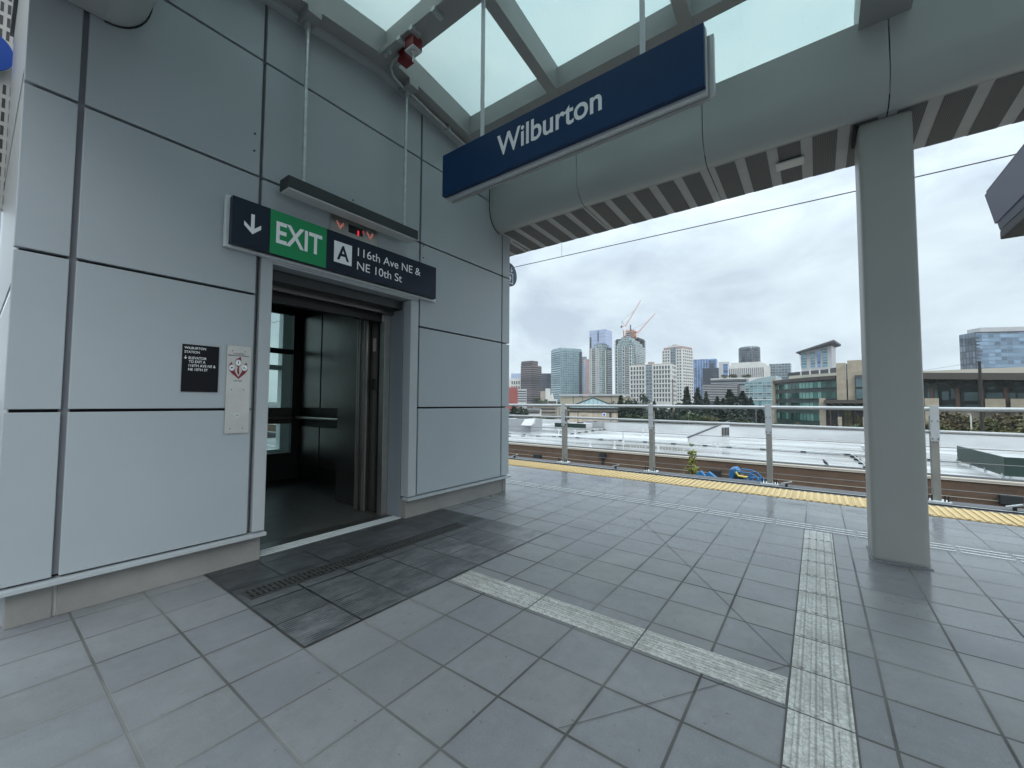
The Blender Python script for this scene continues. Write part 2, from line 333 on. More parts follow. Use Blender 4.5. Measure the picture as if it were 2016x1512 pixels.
# ------------------------------------------------------------------ mesh builder
WO = {}                                                                  # world origin of each parent
class MB:
    def __init__(s): s.v = []; s.f = []; s.uv = []
    def add(s, vs, fs, uvs=None):
        o = len(s.v); s.v += [tuple(p) for p in vs]; s.f += [tuple(i+o for i in f) for f in fs]
        s.uv += uvs if uvs else [None]*len(fs); return s
    def box(s, x0, x1, y0, y1, z0, z1):
        return s.add([(x, y, z) for z in (z0, z1) for y in (y0, y1) for x in (x0, x1)],
                     [(0, 2, 3, 1), (4, 5, 7, 6), (0, 1, 5, 4), (2, 6, 7, 3), (0, 4, 6, 2), (1, 3, 7, 5)])
    def obox(s, c, ax, ay, az):                                          # centre and three half-axis vectors
        c, ax, ay, az = map(Vector, (c, ax, ay, az))
        if ax.cross(ay).dot(az) < 0: ax = -ax
        return s.add([c+i*ax+j*ay+k*az for k in (-1, 1) for j in (-1, 1) for i in (-1, 1)],
                     [(0, 2, 3, 1), (4, 5, 7, 6), (0, 1, 5, 4), (2, 6, 7, 3), (0, 4, 6, 2), (1, 3, 7, 5)])
    def bar(s, a, b, w, h=None, upv=(0, 0, 1)):
        a, b = Vector(a), Vector(b); d = (b-a); x = d.cross(Vector(upv))
        if x.length < 1e-6: x = Vector((1, 0, 0))
        x.normalize(); y = x.cross(d).normalized()
        return s.obox((a+b)/2, d/2, x*w/2, y*(h or w)/2)
    def quad(s, a, b, c, d, wh=None):
        return s.add([a, b, c, d], [(0, 1, 2, 3)], [[(0, 0), (wh[0], 0), (wh[0], wh[1]), (0, wh[1])]] if wh else None)
    def tube(s, pts, r, n=10, cap=True):
        pts = [Vector(p) for p in pts]; rs = r if isinstance(r, (list, tuple)) else [r]*len(pts); rings = []
        t0 = (pts[1]-pts[0]).normalized(); x = t0.cross(Vector((0, 0, 1)))
        if x.length < 1e-4: x = Vector((1, 0, 0))
        x.normalize(); o = len(s.v)
        for i, p in enumerate(pts):
            t = (pts[min(i+1, len(pts)-1)]-pts[max(i-1, 0)]).normalized(); x = (x-t*x.dot(t)).normalized(); y = t.cross(x)
            s.v += [tuple(p+(x*math.cos(2*math.pi*k/n)+y*math.sin(2*math.pi*k/n))*rs[i]) for k in range(n)]
        for i in range(len(pts)-1):
            for k in range(n):
                s.f.append((o+i*n+k, o+i*n+(k+1) % n, o+(i+1)*n+(k+1) % n, o+(i+1)*n+k)); s.uv.append(None)
        if cap:
            s.f += [tuple(o+k for k in reversed(range(n))), tuple(o+(len(pts)-1)*n+k for k in range(n))]; s.uv += [None, None]
        return s
    def prism(s, prof, d, base=None):                                    # closed profile pushed along d
        d = Vector(d); n = len(prof); P = [Vector(p) for p in prof]
        return s.add(P+[p+d for p in P], [tuple(range(n)), tuple(reversed(range(n, 2*n)))]+[(i, i+n, (i+1) % n+n, (i+1) % n) for i in range(n)])
    def build(s, name, m, parent=None, bevel=0., smooth=None, kind=None, label=None, cat=None, group=None, seg=2):
        org = WO.get(parent, Vector()) if parent else Vector()
        me = bpy.data.meshes.new(name); me.from_pydata([tuple(Vector(p)-org) for p in s.v], [], s.f)
        if any(s.uv):
            l = me.uv_layers.new(name='UVMap'); i = 0
            for f, u in zip(me.polygons, s.uv):
                for k, li in enumerate(f.loop_indices): l.data[li].uv = u[k] if u else (0, 0)
        bm = bmesh.new(); bm.from_mesh(me)
        if not any(s.uv): bmesh.ops.recalc_face_normals(bm, faces=bm.faces)
        if bevel:
            ed = [e_ for e_ in bm.edges if len(e_.link_faces) == 2 and e_.calc_face_angle(0) > .6]
            bmesh.ops.bevel(bm, geom=ed, offset=bevel, segments=seg, affect='EDGES', profile=.6)
        bm.to_mesh(me); bm.free()
        if smooth is not None: me.shade_smooth(); me.set_sharp_from_angle(angle=smooth)
        for q in (m if isinstance(m, (list, tuple)) else [m]): me.materials.append(M[q] if isinstance(q, str) else q)
        o = bpy.data.objects.new(name, me); col.objects.link(o)
        if parent: o.parent = parent
        WO[o] = org.copy()
        return tag(o, label, cat, group, kind)
def tag(o, label=None, cat=None, group=None, kind=None):
    for k, v in (('label', label), ('category', cat), ('group', group), ('kind', kind)):
        if v: o[k] = v
    return o
def thing(name, loc, label, cat, group=None):
    o = bpy.data.objects.new(name, None); col.objects.link(o); o.location = loc; o.empty_display_size = .1; WO[o] = Vector(loc)
    return tag(o, label, cat, group)
def copy_tree(o, delta, parent=None):
    c = o.copy(); col.objects.link(c)
    if parent: c.parent = parent
    else: c.location = Vector(o.location)+Vector(delta)
    for ch in list(o.children): copy_tree(ch, delta, c)
    return c
BX = lambda *a: MB().box(*a)
# text as a mesh, fitted between two baseline ends with a given cap height
_tc = {}
def text_mesh(s, bold):
    cu = bpy.data.curves.new('lettering', 'FONT'); cu.body = s; cu.size = 1; cu.offset = bold; cu.extrude = 0
    o = bpy.data.objects.new('lettering', cu); col.objects.link(o)
    dg = bpy.context.evaluated_depsgraph_get(); me = bpy.data.meshes.new_from_object(o.evaluated_get(dg))
    v = np.array([p.co[:] for p in me.vertices]); f = [tuple(q.vertices) for q in me.polygons]
    bpy.data.objects.remove(o); bpy.data.meshes.remove(me); bpy.data.curves.remove(cu)
    return v, f
def letter(s, p0, width, cap, ex, ez, nrm, m, parent, bold=.0, center=False, name='lettering', depth=.0015):
    """p0: baseline start; ex, ez unit directions; width between ends, cap = height of a capital"""
    v, f = text_mesh(s, bold)
    if 'H' not in _tc: _tc['H'] = text_mesh('H', 0)[0][:, 1].max()
    x0, x1 = v[:, 0].min(), v[:, 0].max(); ky = cap/_tc['H']; kx = width/(x1-x0)
    p0, ex, ez, nrm = map(Vector, (p0, ex, ez, nrm))
    P = [p0+ex*((q[0]-x0)*kx-(width/2 if center else 0))+ez*(q[1]*ky)+nrm*depth for q in v]
    return MB().add(P, f).build(name, m, parent)
# ------------------------------------------------------------------ the setting: platform
X0, X1 = -14., 9.
b = MB(); b.box(X0, X1, -4, 6.16, -.35, 0); b.build('platform', 'tiles', kind='structure')
BX(X0, X1, 6.16, 6.80, -.35, -.002).build('platform_edge', 'concrete', kind='structure')
b = MB(); b.quad((X0, 6.165, .003), (X1, 6.165, .003), (X1, 6.765, .003), (X0, 6.765, .003))
k = X0
while k < X1:
    b.box(k, k+.030, 6.185, 6.745, .0031, .0115); k += .0685
b.build('tactile_warning_strip', 'yellow', kind='structure')
b = MB(); b.box(X0, X1, 6.77, 6.83, -.03, .004); b.build('platform_nosing', 'black', kind='structure')
b = MB()                                                                  # three raised guide bars along the platform
for yy in (4.79, 4.87, 4.95):
    k = X0
    while k < X1:
        b.box(k+.012, k+.298, yy-.011, yy+.011, 0, .005); k += .31
b.build('tactile_guide_bars', mat('guide_bar', (.66, .67, .67), .30, .3, .1, 20), kind='structure')
b = MB(); b.quad((-3.335, 1.003, .004), (-1.974, 1.003, .004), (-1.974, 3.177, .004), (-3.335, 3.177, .004)); b.build('dark_paving', 'darktiles', kind='structure')
b = MB()                                                                  # the two pale granite paths with ridges
def slab(x0, x1, y0, y1, alongx):
    b.box(x0, x1, y0, y1, .001, .006)
    for t in (.18, .42, .62, .84):
        if alongx: b.box(x0+.012, x1-.012, y0+(y1-y0)*t-.013, y0+(y1-y0)*t+.013, .006, .0105)
        else: b.box(x0+(x1-x0)*t-.013, x0+(x1-x0)*t+.013, y0+.012, y1-.012, .006, .0105)
k = -1.955
while k < -.2: slab(k+.002, min(k+.612, -.124)-.002, 1.957, 2.143, True); k += .612
b.build('tactile_path', 'granite', kind='structure'); b = MB()
k = -.855
while k < 4.7: slab(-.116, .083, k+.003, min(k+.31, 4.74)-.003, False); k += .31
b.build('tactile_path', 'granite_long', kind='structure')
b = MB()
def joint(a, c, wd=.003):
    a, c = Vector(a), Vector(c); n_ = Vector((-(c-a).y, (c-a).x, 0)).normalized()*wd/2
    b.quad(a+n_, a-n_, c-n_, c+n_)
joint((-1.475, 4.171, .003), (-.124, 2.259, .003)); joint((-.124, 2.259, .003), (-.77, 1.321, .003)); joint((.086, -1, .003), (.086, 4.75, .003), .008); joint((-.119, -1, .003), (-.119, 4.75, .003), .007)
b.build('floor_joints', mat('saw_cut', (.085, .083, .08), .8), kind='structure')
# track bed, rails, far parapet
BX(X0-20, X1+20, 6.8, 10.1, -1.4, -.75).build('track_bed', 'concrete', kind='structure')
BX(X0-20, X1+20, 9.47, 9.76, -.75, -.405).build('guideway_kerb', mat('kerb_concrete', (.085, .085, .09), .7, 0, .12, 3), kind='structure')
for i, yy in enumerate((7.45, 8.885)):
    r = thing('track_rail', (-5, yy, -.75), 'steel rail nearer the platform edge' if i == 0 else 'steel rail nearer the far railing', 'rail', 'rails of the track')
    MB().box(X0, X1, yy-.07, yy+.07, -.75, -.72).build('rail_foot', 'iron', r); MB().box(X0, X1, yy-.012, yy+.012, -.72, -.63).build('rail_web', 'iron', r)
    MB().box(X0, X1, yy-.036, yy+.036, -.63, -.59).build('rail_head', 'steel', r, bevel=.008)
BX(X0-10, X1+10, 9.36, 9.42, -.56, -.41).build('cable_conduit', 'black', label='thin black conduit lying along the far kerb under the railing', cat='conduit')
MB().tube([(X0-10, 9.44, -.43), (X1+10, 9.44, -.43)], .022).build('grey_conduit', 'galv', label='thin grey pipe lying beside the black conduit at the railing foot', cat='conduit')
b = MB(); b.quad((-3000, -2000, -9), (3000, -2000, -9), (3000, 5000, -9), (-3000, 5000, -9)); b.build('ground', 'asphalt', kind='structure')
b = MB(); b.quad((-200, 70, -8.98), (200, 70, -8.98), (200, 150, -8.98), (-200, 150, -8.98)); b.build('verge', 'grass', kind='structure')
# ------------------------------------------------------------------ elevator tower
T = thing('elevator_tower', (-3.3, 2.2, 0), 'tall elevator tower clad in grey metal panels with dark joints', 'elevator tower')
xf, xbk = -3.300, -3.345
rows = [.222, 1.114, 1.96, 2.85, 3.752, 4.65, 5.5]; gp = .0085
def panel(y0, y1, z0, z1): BX(xbk, xf, y0, y1, z0, z1).build('wall_panel', 'panel', T, bevel=.004)
for (y0, y1, gl, gr) in ((.11, .32, 0, .013), (.32, 1.240, .013, .0), (2.785, 4.18, .012, .011), (4.18, 4.345, .011, 0)):
    for i in range(6):
        panel(y0+gl, y1-gr, rows[i]+(gp if i else .002), rows[i+1]-gp)
for z0, z1 in ((2.262, 2.85-gp), (2.85+gp, 3.752-gp), (3.752+gp, 4.65-gp), (4.65+gp, 5.489)): panel(1.262, 2.785-.012, z0, z1)
# backing and shaft walls
BX(-3.40, -3.348, .13, 1.262, .2, 5.5).build('panel_backing', 'joint', T); BX(-3.40, -3.348, 2.792, 4.33, .2, 5.5).build('panel_backing', 'joint', T)
BX(-3.40, -3.348, 1.262, 2.792, 2.262, 5.5).build('panel_backing', 'joint', T)
BX(-3.346, -3.325, .300, .342, .23, 5.49).build('joint_channel', 'reveal', T); BX(-3.346, -3.335, 1.240, 1.262, 2.27, 5.49).build('joint_channel', 'reveal', T)
BX(-3.346, -3.335, 1.240, 1.262, .23, 2.262).build('joint_channel', 'reveal', T)
for y0, y1 in ((.125, .20), (4.26, 4.335)):
    xs0 = -3.47 if y0 < 1 else -4.0; BX(xs0, -3.405, y0, y1, 0, 5.5).build('side_wall', 'panel', T); BX(-7.6, xs0, y0, y1, 0, .25).build('side_wall', 'panel', T)
    for x0 in (() if y0 < 1 else (-7.59, -5.8, -4.09)): BX(x0, x0+.085, y0, y1, .25, 5.5).build('shaft_mullion', 'white_metal', T)
    for x0, x1 in (((-7.50, -3.472),) if y0 < 1 else ((-7.50, -5.802), (-5.712, -4.092))):
        for z0, z1 in ((.26, 1.95), (2.03, 3.6), (3.68, 5.49)): BX(x0, x1, y0+.03, y0+.04, z0, z1).build('shaft_glass', 'clear_soft' if y0 < 1 else 'clear', T)
BX(-7.6, -3.40, .125, 4.335, 5.51, 5.7).build('tower_roof', 'roofgrey', T)
for y0, y1 in ((.36, .55), (3.26, 3.62)): BX(-7.6, -7.45, y0, y1, 0, 5.5).build('back_wall', 'white_metal', T)
fr = BX(-7.6, -7.45, .55, 3.26, 0, .35).build('back_window_frame', 'white_metal', T)
for y0, y1, z0, z1 in ((.55, 3.26, 2.95, 5.5), (.55, 3.26, 1.72, 1.80), (.55, 3.26, .98, 1.06), (1.7, 1.78, .35, 2.95)): BX(-7.598, -7.452, y0, y1, z0, z1).build('back_window_frame', 'white_metal', T)
# flashing, plinth
for y0, y1 in ((.085, 1.36), (2.66, 4.375)):
    MB().prism([(-3.36, y0, .216), (-3.36, y0, .19), (-3.272, y0, .186), (-3.272, y0, .207)], (0, y1-y0, 0)).build('flashing', 'trim', T)
for y0, y1 in ((.155, .318), (.334, 1.345), (2.68, 4.25), (4.262, 4.33)): BX(-3.55, -3.335, y0, y1, 0, .19).build('plinth', 'plinth', T, bevel=.004)
BX(-3.50, -3.350, .318, .334, 0, .19).build('plinth_joint', mat('plinth_sealant', (.5, .47, .44), .7), T)
# door surround
D_ = MB(); D_.box(-3.62, -3.292, 1.272, 1.352, .222, 2.262); D_.box(-3.62, -3.41, 1.274, 1.352, 0, .215); D_.build('door_jamb', 'trim', T, bevel=.003)
D_ = MB(); D_.box(-3.405, -3.292, 2.672, 2.772, .222, 2.215); D_.build('door_jamb', 'trim', T, bevel=.003)
BX(-3.62, -3.415, 2.668, 2.772, 0, 2.215).build('door_jamb', mat('jamb_painted_shade', (.24, .275, .30), .45), T, bevel=.003)  # inner jamb: shade of the deep reveal put into a darker base colour
D_ = MB(); D_.box(-3.60, -3.296, 1.352, 2.772, 2.218, 2.258); D_.build('door_head', 'trim', T, bevel=.003)
BX(-3.40, -3.284, 1.300, 2.772, 2.236, 2.254).build('head_trim', 'alu', T, bevel=.002)
hh = BX(-3.74, -3.42, 1.352, 2.668, 2.13, 2.214).build('header_panel', 'char', T); BX(-3.60, -3.56, 1.352, 2.668, 2.09, 2.13).build('header_rail', 'darksteel', T); BX(-3.74, -3.68, 1.352, 2.668, 2.02, 2.13).build('header_rail', 'cabblack', T)
BX(-3.70, -3.62, 2.60, 2.668, 0, 2.13).build('landing_door_edge', 'steel', T, bevel=.002)
BX(-3.74, -3.62, 2.668, 2.80, 0, 2.3).build('hoistway_return', 'cabblack', T); BX(-3.74, -3.62, 1.20, 1.30, 0, 2.3).build('hoistway_return', 'cabblack', T)
BX(-3.66, -3.645, 2.592, 2.60, 2.02, 2.09).build('door_sensor', 'white_metal', T)
s_ = MB(); s_.box(-3.53, -3.338, 1.352, 2.668, -.02, .006)
sill = s_.build('door_sill', mat('sill_metal', (.10, .105, .11), .4, .5, .1, 6), T); BX(-3.66, -3.531, 1.352, 2.668, -.02, .003).build('landing_sill', 'darksteel', T)
s_ = MB()
for i in range(4): s_.box(-3.385-.036*i-.0065, -3.385-.036*i+.0065, 1.356, 2.664, .006, .012)
s_.build('sill_ridge', 'white_metal', T)
for yy, zz in ((1.20, 3.16), (1.20, 3.03), (2.005, 2.985), (2.005, 2.955), (2.005, 2.775), (2.83, 2.83), (2.83, 2.70)):
    MB().tube([(xf-.002, yy, zz), (xf+.002, yy, zz)], .008, 10).build('screw_hole', 'dot', T)
# ------------------------------------------------------------------ elevator car
E = thing('elevator_car', (-5, 2.2, 0), 'dark stainless steel elevator car standing open behind the doorway', 'elevator')
BX(-6.5, -3.66, 1.2, 3.1, -.05, .002).build('car_floor', 'cabfloor', E)
BX(-6.5, -3.76, 1.2, 3.1, 2.62, 2.70).build('car_ceiling', 'cabblack', E)
BX(-4.6, -3.78, 1.5, 2.6, 2.605, 2.619).build('ceiling_panel', 'darksteel', E)
BX(-6.5, -3.80, 1.14, 1.2, 0, 2.7).build('car_side_wall', 'darksteel', E)
BX(-6.5, -3.76, 3.10, 3.16, 0, 2.7).build('car_side_wall', 'cabblack', E)
for x0, x1 in ((-6.40, -5.80), (-5.77, -5.17), (-5.14, -4.5)):
    for z0, z1 in ((.22, .80), (1.08, 2.46)): BX(x0, x1, 3.075, 3.10, z0, z1).build('wall_liner', 'darksteel', E, bevel=.004)
MB().tube([(-6.38, 3.02, .93), (-4.4, 3.02, .93)], .019, 12).build('handrail', 'steel', E, smooth=.7)
# back wall with glazed lights
zz = [0, .40, .84, .90, 1.00, 1.08, 1.90, 1.98, 2.50, 2.70]
for z0, z1 in ((0, .40), (.84, 1.08), (1.895, 1.97), (2.50, 2.70)): BX(-6.50, -6.43, 1.2, 3.1, z0, z1).build('window_rail', 'darksteel' if z0 == .84 else 'cabblack', E)
for y0, y1 in ((1.2, 1.3), (2.975, 3.1)): BX(-6.495, -6.425, y0, y1, 0, 2.7).build('window_stile', 'cabblack', E)
for z0, z1 in ((.40, .84), (1.08, 1.895), (1.97, 2.50)): BX(-6.47, -6.46, 1.3, 2.975, z0, z1).build('window_pane', 'clear', E)
MB().tube([(-6.37, 1.3, .93), (-6.37, 2.95, .93)], .019, 12).build('handrail', 'steel', E, smooth=.7)
BX(-3.98, -3.90, 2.58, 2.66, .01, 2.12).build('door_panel', 'darksteel', E, bevel=.004); BX(-4.08, -4.0, 2.60, 2.68, .01, 2.12).build('door_panel', 'darksteel', E, bevel=.004)
for xx in (-3.89, -3.935, -4.02, -4.06): BX(xx-.008, xx+.008, 2.565, 2.58, .01, 2.12).build('door_edge', 'steel', E)
rtn = BX(-3.88, -3.76, 2.62, 2.70, .01, 2.12).build('front_return', 'darksteel', E)
BX(-3.84, -3.80, 2.612, 2.62, 1.72, 1.86).build('key_plate', 'steel', E); BX(-3.86, -3.80, 2.612, 2.62, 1.3, 1.42).build('button_plate', 'cabblack', E)
BX(-4.6, -4.1, 2.66, 3.1, .01, 2.62).build('front_return', 'darksteel', E)
# ------------------------------------------------------------------ canopy
ZR, YR = 4.34, 2.244
def zb(y): return ZR-(.13*(y-YR) if y > YR else .115*(YR-y))
K = thing('platform_canopy', (0, 2.24, 3.4), 'grey steel platform canopy roofed with frosted glass', 'canopy')
XE = 5.6
rx = [-1.995, -.77, .46, 1.73, 3.0, 4.27, 5.54]
YA, YB = -.35, 4.72
def slope_box(name, x0, x1, y0, y1, zlo, zhi, m):
    if y0 < YR < y1: pts = [(y0, zb(y0)), (YR, ZR), (y1, zb(y1))]
    else: pts = [(y0, zb(y0)), (y1, zb(y1))]
    prof = [(x0, y, z+zlo) for y, z in pts]+[(x0, y, z+zhi) for y, z in reversed(pts)]
    return MB().prism(prof, (x1-x0, 0, 0)).build(name, m, K)
slope_box('wall_beam', -3.297, -3.085, YA, YB, 0, .035, 'frame'); slope_box('wall_beam', -3.16, -3.09, YA, YB, .036, .245, 'frame')
slope_box('wall_beam_web', -3.297, -3.22, YA, YB, -.03, -.001, 'trim')
for i, x in enumerate(rx):
    if i in (2, 6): slope_box('girder', x-.145, x+.145, .3, 4.2, -.14, .24, 'column')
    else: slope_box('rafter', x-.05, x+.05, YA, YB, 0, .25, 'frame')
ends = [-3.085]+[v for i, x in enumerate(rx) for v in ((x-.145, x+.145) if i in (2, 6) else (x-.05, x+.05))]
for i in range(0, len(ends)-1, 2):
    x0, x1 = ends[i], ends[i+1]
    for y0, y1 in ((3.29, 3.385), (1.10, 1.195)): slope_box('purlin', x0, x1, y0, y1, .01, .215, 'frame')
    BX(x0, x1, 2.165, 2.305, ZR-.01, ZR+.235).build('ridge_beam', 'frame', K)
gx = [-3.2]+[x for x in rx]
for i in range(len(gx)-1):
    for y0, y1 in ((YA, 1.147), (1.147, 2.235), (2.253, 3.337), (3.337, YB)):
        slope_box('glass_pane', gx[i]+.006, gx[i+1]-.006, y0+.004, y1-.004, .252, .264, 'frost')
# edge beams: rounded cladding sections and a striped perforated soffit
def beam_profile(sgn, yc):
    P = []
    near = [(-.53, .665), (-.53, .48), (-.53, .30)]
    for a in range(10, 91, 10):
        t = math.radians(a); P.append((-.53+.205*(1-math.cos(t))*1.0, .30-.275*math.sin(t)))
    far = []
    for a in range(0, 91, 15):
        t = math.radians(a); far.append((.36+.17*math.sin(t), .0+.30*(1-math.cos(t))))
    return near+P, far
ZB = 3.375
def edge_beam(yc, s, xs):
    near, far = beam_profile(1, yc)
    for x0, x1 in zip(xs[:-1], xs[1:]):
        g_ = .004
        prof = [(x0+g_, yc+s*y, ZB+z) for y, z in near]+[(x0+g_, yc+s*y, ZB+z+.012) for y, z in reversed(near)]
        m_ = MB(); n = len(near); q = [(x0+g_, yc+s*y, ZB+z) for y, z in near]; q2 = [(x0+g_, yc+s*(y+.012), ZB+z+.012) for y, z in near]
        L = x1-x0-2*g_
        vs = q+[(x+L, y, z) for x, y, z in q]+q2+[(x+L, y, z) for x, y, z in q2]
        fs = [(i, i+1, n+i+1, n+i) for i in range(n-1)]+[(2*n+i, 3*n+i, 3*n+i+1, 2*n+i+1) for i in range(n-1)]+[(i, 2*n+i, 2*n+i+1, i+1) for i in range(n-1)]+[(n+i, n+i+1, 3*n+i+1, 3*n+i) for i in range(n-1)]
        m_.add(vs, fs).build('cladding_section', 'beam', K, smooth=.6)
        # soffit: light frame sheet then darker perforated insets let 3 mm proud
        far_ = [(-.325, .021)]+[(y, z) for y, z in far]
        st = MB(); 
        for (ya, za), (yb, zb_) in zip(far_[:-1], far_[1:]): st.add([(x0+g_, yc+s*ya, ZB+za+.003), (x1-g_, yc+s*ya, ZB+za+.003), (x1-g_, yc+s*yb, ZB+zb_+.003), (x0+g_, yc+s*yb, ZB+zb_+.003)], [(0, 1, 2, 3)])
        st.build('soffit_strip', 'soffit', K, smooth=.6)
        e0 = x0+.058; pw, lw = .166, .0805
        for k in range(0 if s < 0 and x0 < -2.1 else 5):
            a = e0+k*(pw+lw); pb = MB()
            fr_ = [(-.312, .0205)]+[(y, z) for y, z in far[:5]]
            for (ya, za), (yb, zb_) in zip(fr_[:-1], fr_[1:]): pb.add([(a, yc+s*ya, ZB+za), (a+pw, yc+s*ya, ZB+za), (a+pw, yc+s*yb, ZB+zb_), (a, yc+s*yb, ZB+zb_)], [(0, 1, 2, 3)])
            pb.build('soffit_panel', 'perf', K, smooth=.6)
    BX(xs[0], xs[-1], yc-.36, yc+.36, ZB+.10, ZB+.14).build('beam_core', 'joint', K)
    BX(xs[0], xs[-1], yc-.51, yc+.50, ZB+.60, ZB+.66).build('beam_cap', 'beam', K)
    return
edge_beam(4.435, 1, [-3.297, -2.055, -.775, .485, 1.755, 3.025, 4.295, 5.565])
edge_beam(.065, -1, [-3.297, -2.055, -.775, .485, 1.755, 3.025, 4.295, 5.565])
for x0, x1 in ((-4.58, -3.31), (-5.85, -4.58), (-7.12, -5.85)):       # the far beam runs on past the tower flank
    yc = 4.435; far_ = [(-.085, .024)]+[(y, z+.003) for y, z in beam_profile(1, 0)[1]]; st = MB(); g_ = .004
    for (ya, za), (yb, zb_) in zip(far_[:-1], far_[1:]): st.add([(x0+g_, yc+ya, ZB+za), (x1-g_, yc+ya, ZB+za), (x1-g_, yc+yb, ZB+zb_), (x0+g_, yc+yb, ZB+zb_)], [(0, 1, 2, 3)])
    st.build('soffit_strip', 'soffit', K, smooth=.6)
    for k in range(5):
        a = x0+.058+k*.2465; pb = MB(); fr_ = [(-.08, .0205)]+[(y, z) for y, z in beam_profile(1, 0)[1][:5]]
        for (ya, za), (yb, zb_) in zip(fr_[:-1], fr_[1:]): pb.add([(a, yc+ya, ZB+za), (a+.166, yc+ya, ZB+za), (a+.166, yc+yb, ZB+zb_), (a, yc+yb, ZB+zb_)], [(0, 1, 2, 3)])
        pb.build('soffit_panel', 'perf', K, smooth=.6)
    BX(x0, x1, yc-.08, yc+.53, ZB+.31, ZB+.66).build('beam_side', 'beam', K)
for yc, s in ((4.435, 1), (.065, -1)):
    near, far = beam_profile(1, 0); o_ = [(-3.2985, yc+s*(y*1.006-.003), ZB+z-.007) for y, z in near]; i_ = [(-3.2985, yc+s*y+s*.02, ZB+z+.02) for y, z in near]
    MB().prism(o_+i_[::-1], (.006, 0, 0)).build('wall_gasket', 'joint', K)
C_ = thing('canopy_column', (.47, 4.3, 0), 'square grey steel column carrying the canopy beam', 'column')
MB().box(.312, .628, 4.15, 4.53, 0, 3.40).build('shaft', 'column', C_, bevel=.035, seg=4, smooth=.5)
BX(.302, .638, 4.14, 4.54, .0, .008).build('sealant', 'reveal', C_)
BX(.286, .306, 4.135, 4.42, 3.345, 3.392).build('soffit_cutout', 'joint', C_)
L_ = thing('soffit_light', (-.145, 4.43, 3.37), 'small recessed light in the striped soffit left of the column', 'light')
BX(-.252, -.038, 4.355, 4.50, 3.368, 3.378).build('frame', 'white_metal', L_, bevel=.003); BX(-.236, -.054, 4.371, 4.484, 3.366, 3.3675).build('lens', mat('soffit_lens', (.72, .70, .66), .35), L_)
# ridge hardware
R_ = thing('strut_channel', (-2.6, 2.11, 4.3), 'dark strut channel bolted under the ridge beam beside red boxes', 'strut channel')
b = MB(); b.box(-3.08, -2.06, 2.085, 2.09, 4.29, 4.335); b.box(-3.08, -2.06, 2.09, 2.155, 4.29, 4.294); b.box(-3.08, -2.06, 2.155, 2.16, 4.29, 4.335); b.build('channel', 'frame', R_)
for x in (-2.78, -2.62, -2.35): BX(x-.02, x+.02, 2.07, 2.17, 4.255, 4.289).build('strap', 'galv', R_)
for x in (-3.02, -2.97): MB().tube([(x, 2.12, 4.29), (x, 2.12, 4.265)], .018, 6).build('bolt', 'galv', R_)
for i, (x, y, z, lab) in enumerate(((-2.70, 2.17, 4.235, 'red detector box with nozzle under the ridge, farther from the wall'), (-2.90, 2.25, 4.285, 'plain red junction box under the ridge, nearer the panelled wall'))):
    q = thing('red_box', (x, y, z), lab, 'box', 'red boxes under the canopy ridge')
    MB().box(x-.055, x+.055, y-.05, y+.05, z-.05, z+.05).build('housing', 'red', q, bevel=.006)
    if i == 0:
        MB().box(x-.054, x+.054, y-.049, y+.049, z-.062, z-.051).build('base_plate', 'white_metal', q)
        MB().tube([(x, y, z-.062), (x, y, z-.075), (x, y, z-.09)], [.032, .03, .012], 14).build('collar', 'steel', q, smooth=.6); MB().tube([(x, y, z-.09), (x, y, z-.15)], .008, 10).build('nozzle', 'white_metal', q)
    else:
        MB().box(x-.02, x+.02, y-.04, y+.04, z+.05, ZR-.012).build('hanger', 'galv', q)
cp = [(-2.93, 2.20, 4.285), (-3.02, 2.20, 4.285), (-3.10, 2.23, 4.275), (-3.15, 2.30, 4.262), (-3.175, 2.42, 4.26), (-3.19, 2.6, 4.258)]
cp += [(-3.20, y, zb(y)-.035) for y in (2.8, 3.2, 3.6, 3.88)]
q = thing('bent_conduit', (-3.2, 3, 4.2), 'grey conduit bending from the red box down along the wall beam', 'conduit')
MB().tube(cp, .013, 10).build('pipe', 'galv', q, smooth=.7); BX(-3.235, -3.165, 3.05, 3.08, zb(3.06)-.052, zb(3.06)-.02).build('clip', 'galv', q)
# ------------------------------------------------------------------ signs
ZU = Vector((0, 0, 1)); YU = Vector((0, 1, 0)); XU = Vector((1, 0, 0))
S = thing('station_name_sign', (-1.41, 2.24, 3.0), 'long dark blue hanging sign reading Wilburton on two rods', 'sign')
BX(-2.395, -.430, 2.240, 2.275, 2.838, 3.180).build('front_panel', 'blue', S, bevel=.003)
BX(-2.385, -.428, 2.278, 2.318, 2.818, 3.184).build('frame_panel', 'alu', S, bevel=.003)
BX(-2.375, -.400, 2.335, 2.37, 2.845, 3.175).build('back_panel', 'alu', S, bevel=.003); BX(-2.36, -.42, 2.318, 2.335, 2.806, 3.16).build('spine', 'frame', S)
p0, p1 = on_y(985, 304, 2.24), on_y(1185, 217, 2.24); p2 = on_y(979, 268, 2.24)
letter('Wilburton', (p2.x, 2.24, (p0.z+p1.z)/2), p1.x-p2.x, p2.z-p0.z, XU, ZU, -YU, 'white', S, bold=.016)
for x in (-2.0, -.765):
    rd = MB().tube([(x, 2.275, 3.175), (x, 2.275, ZR-.01)], .016, 12).build('hanger_rod', mat('rod_white', (.62, .65, .67), .4), S, smooth=.7)
S = thing('exit_sign', (-3.25, 1.98, 2.43), 'dark blue exit sign with green EXIT field above the elevator door', 'sign')
BX(-3.296, -3.255, 1.022, 2.975, 2.246, 2.612).build('backing_panel', 'white_metal', S, bevel=.004)
BX(-3.254, -3.20, 1.043, 2.924, 2.264, 2.598).build('face_panel', 'navy', S, bevel=.003)
xs_ = -3.1985
c7 = lambda x, y: on_x(440+x/4.582, 340+y/4.582, xs_)
ga, gb = c7(422, 520), c7(928, 690)
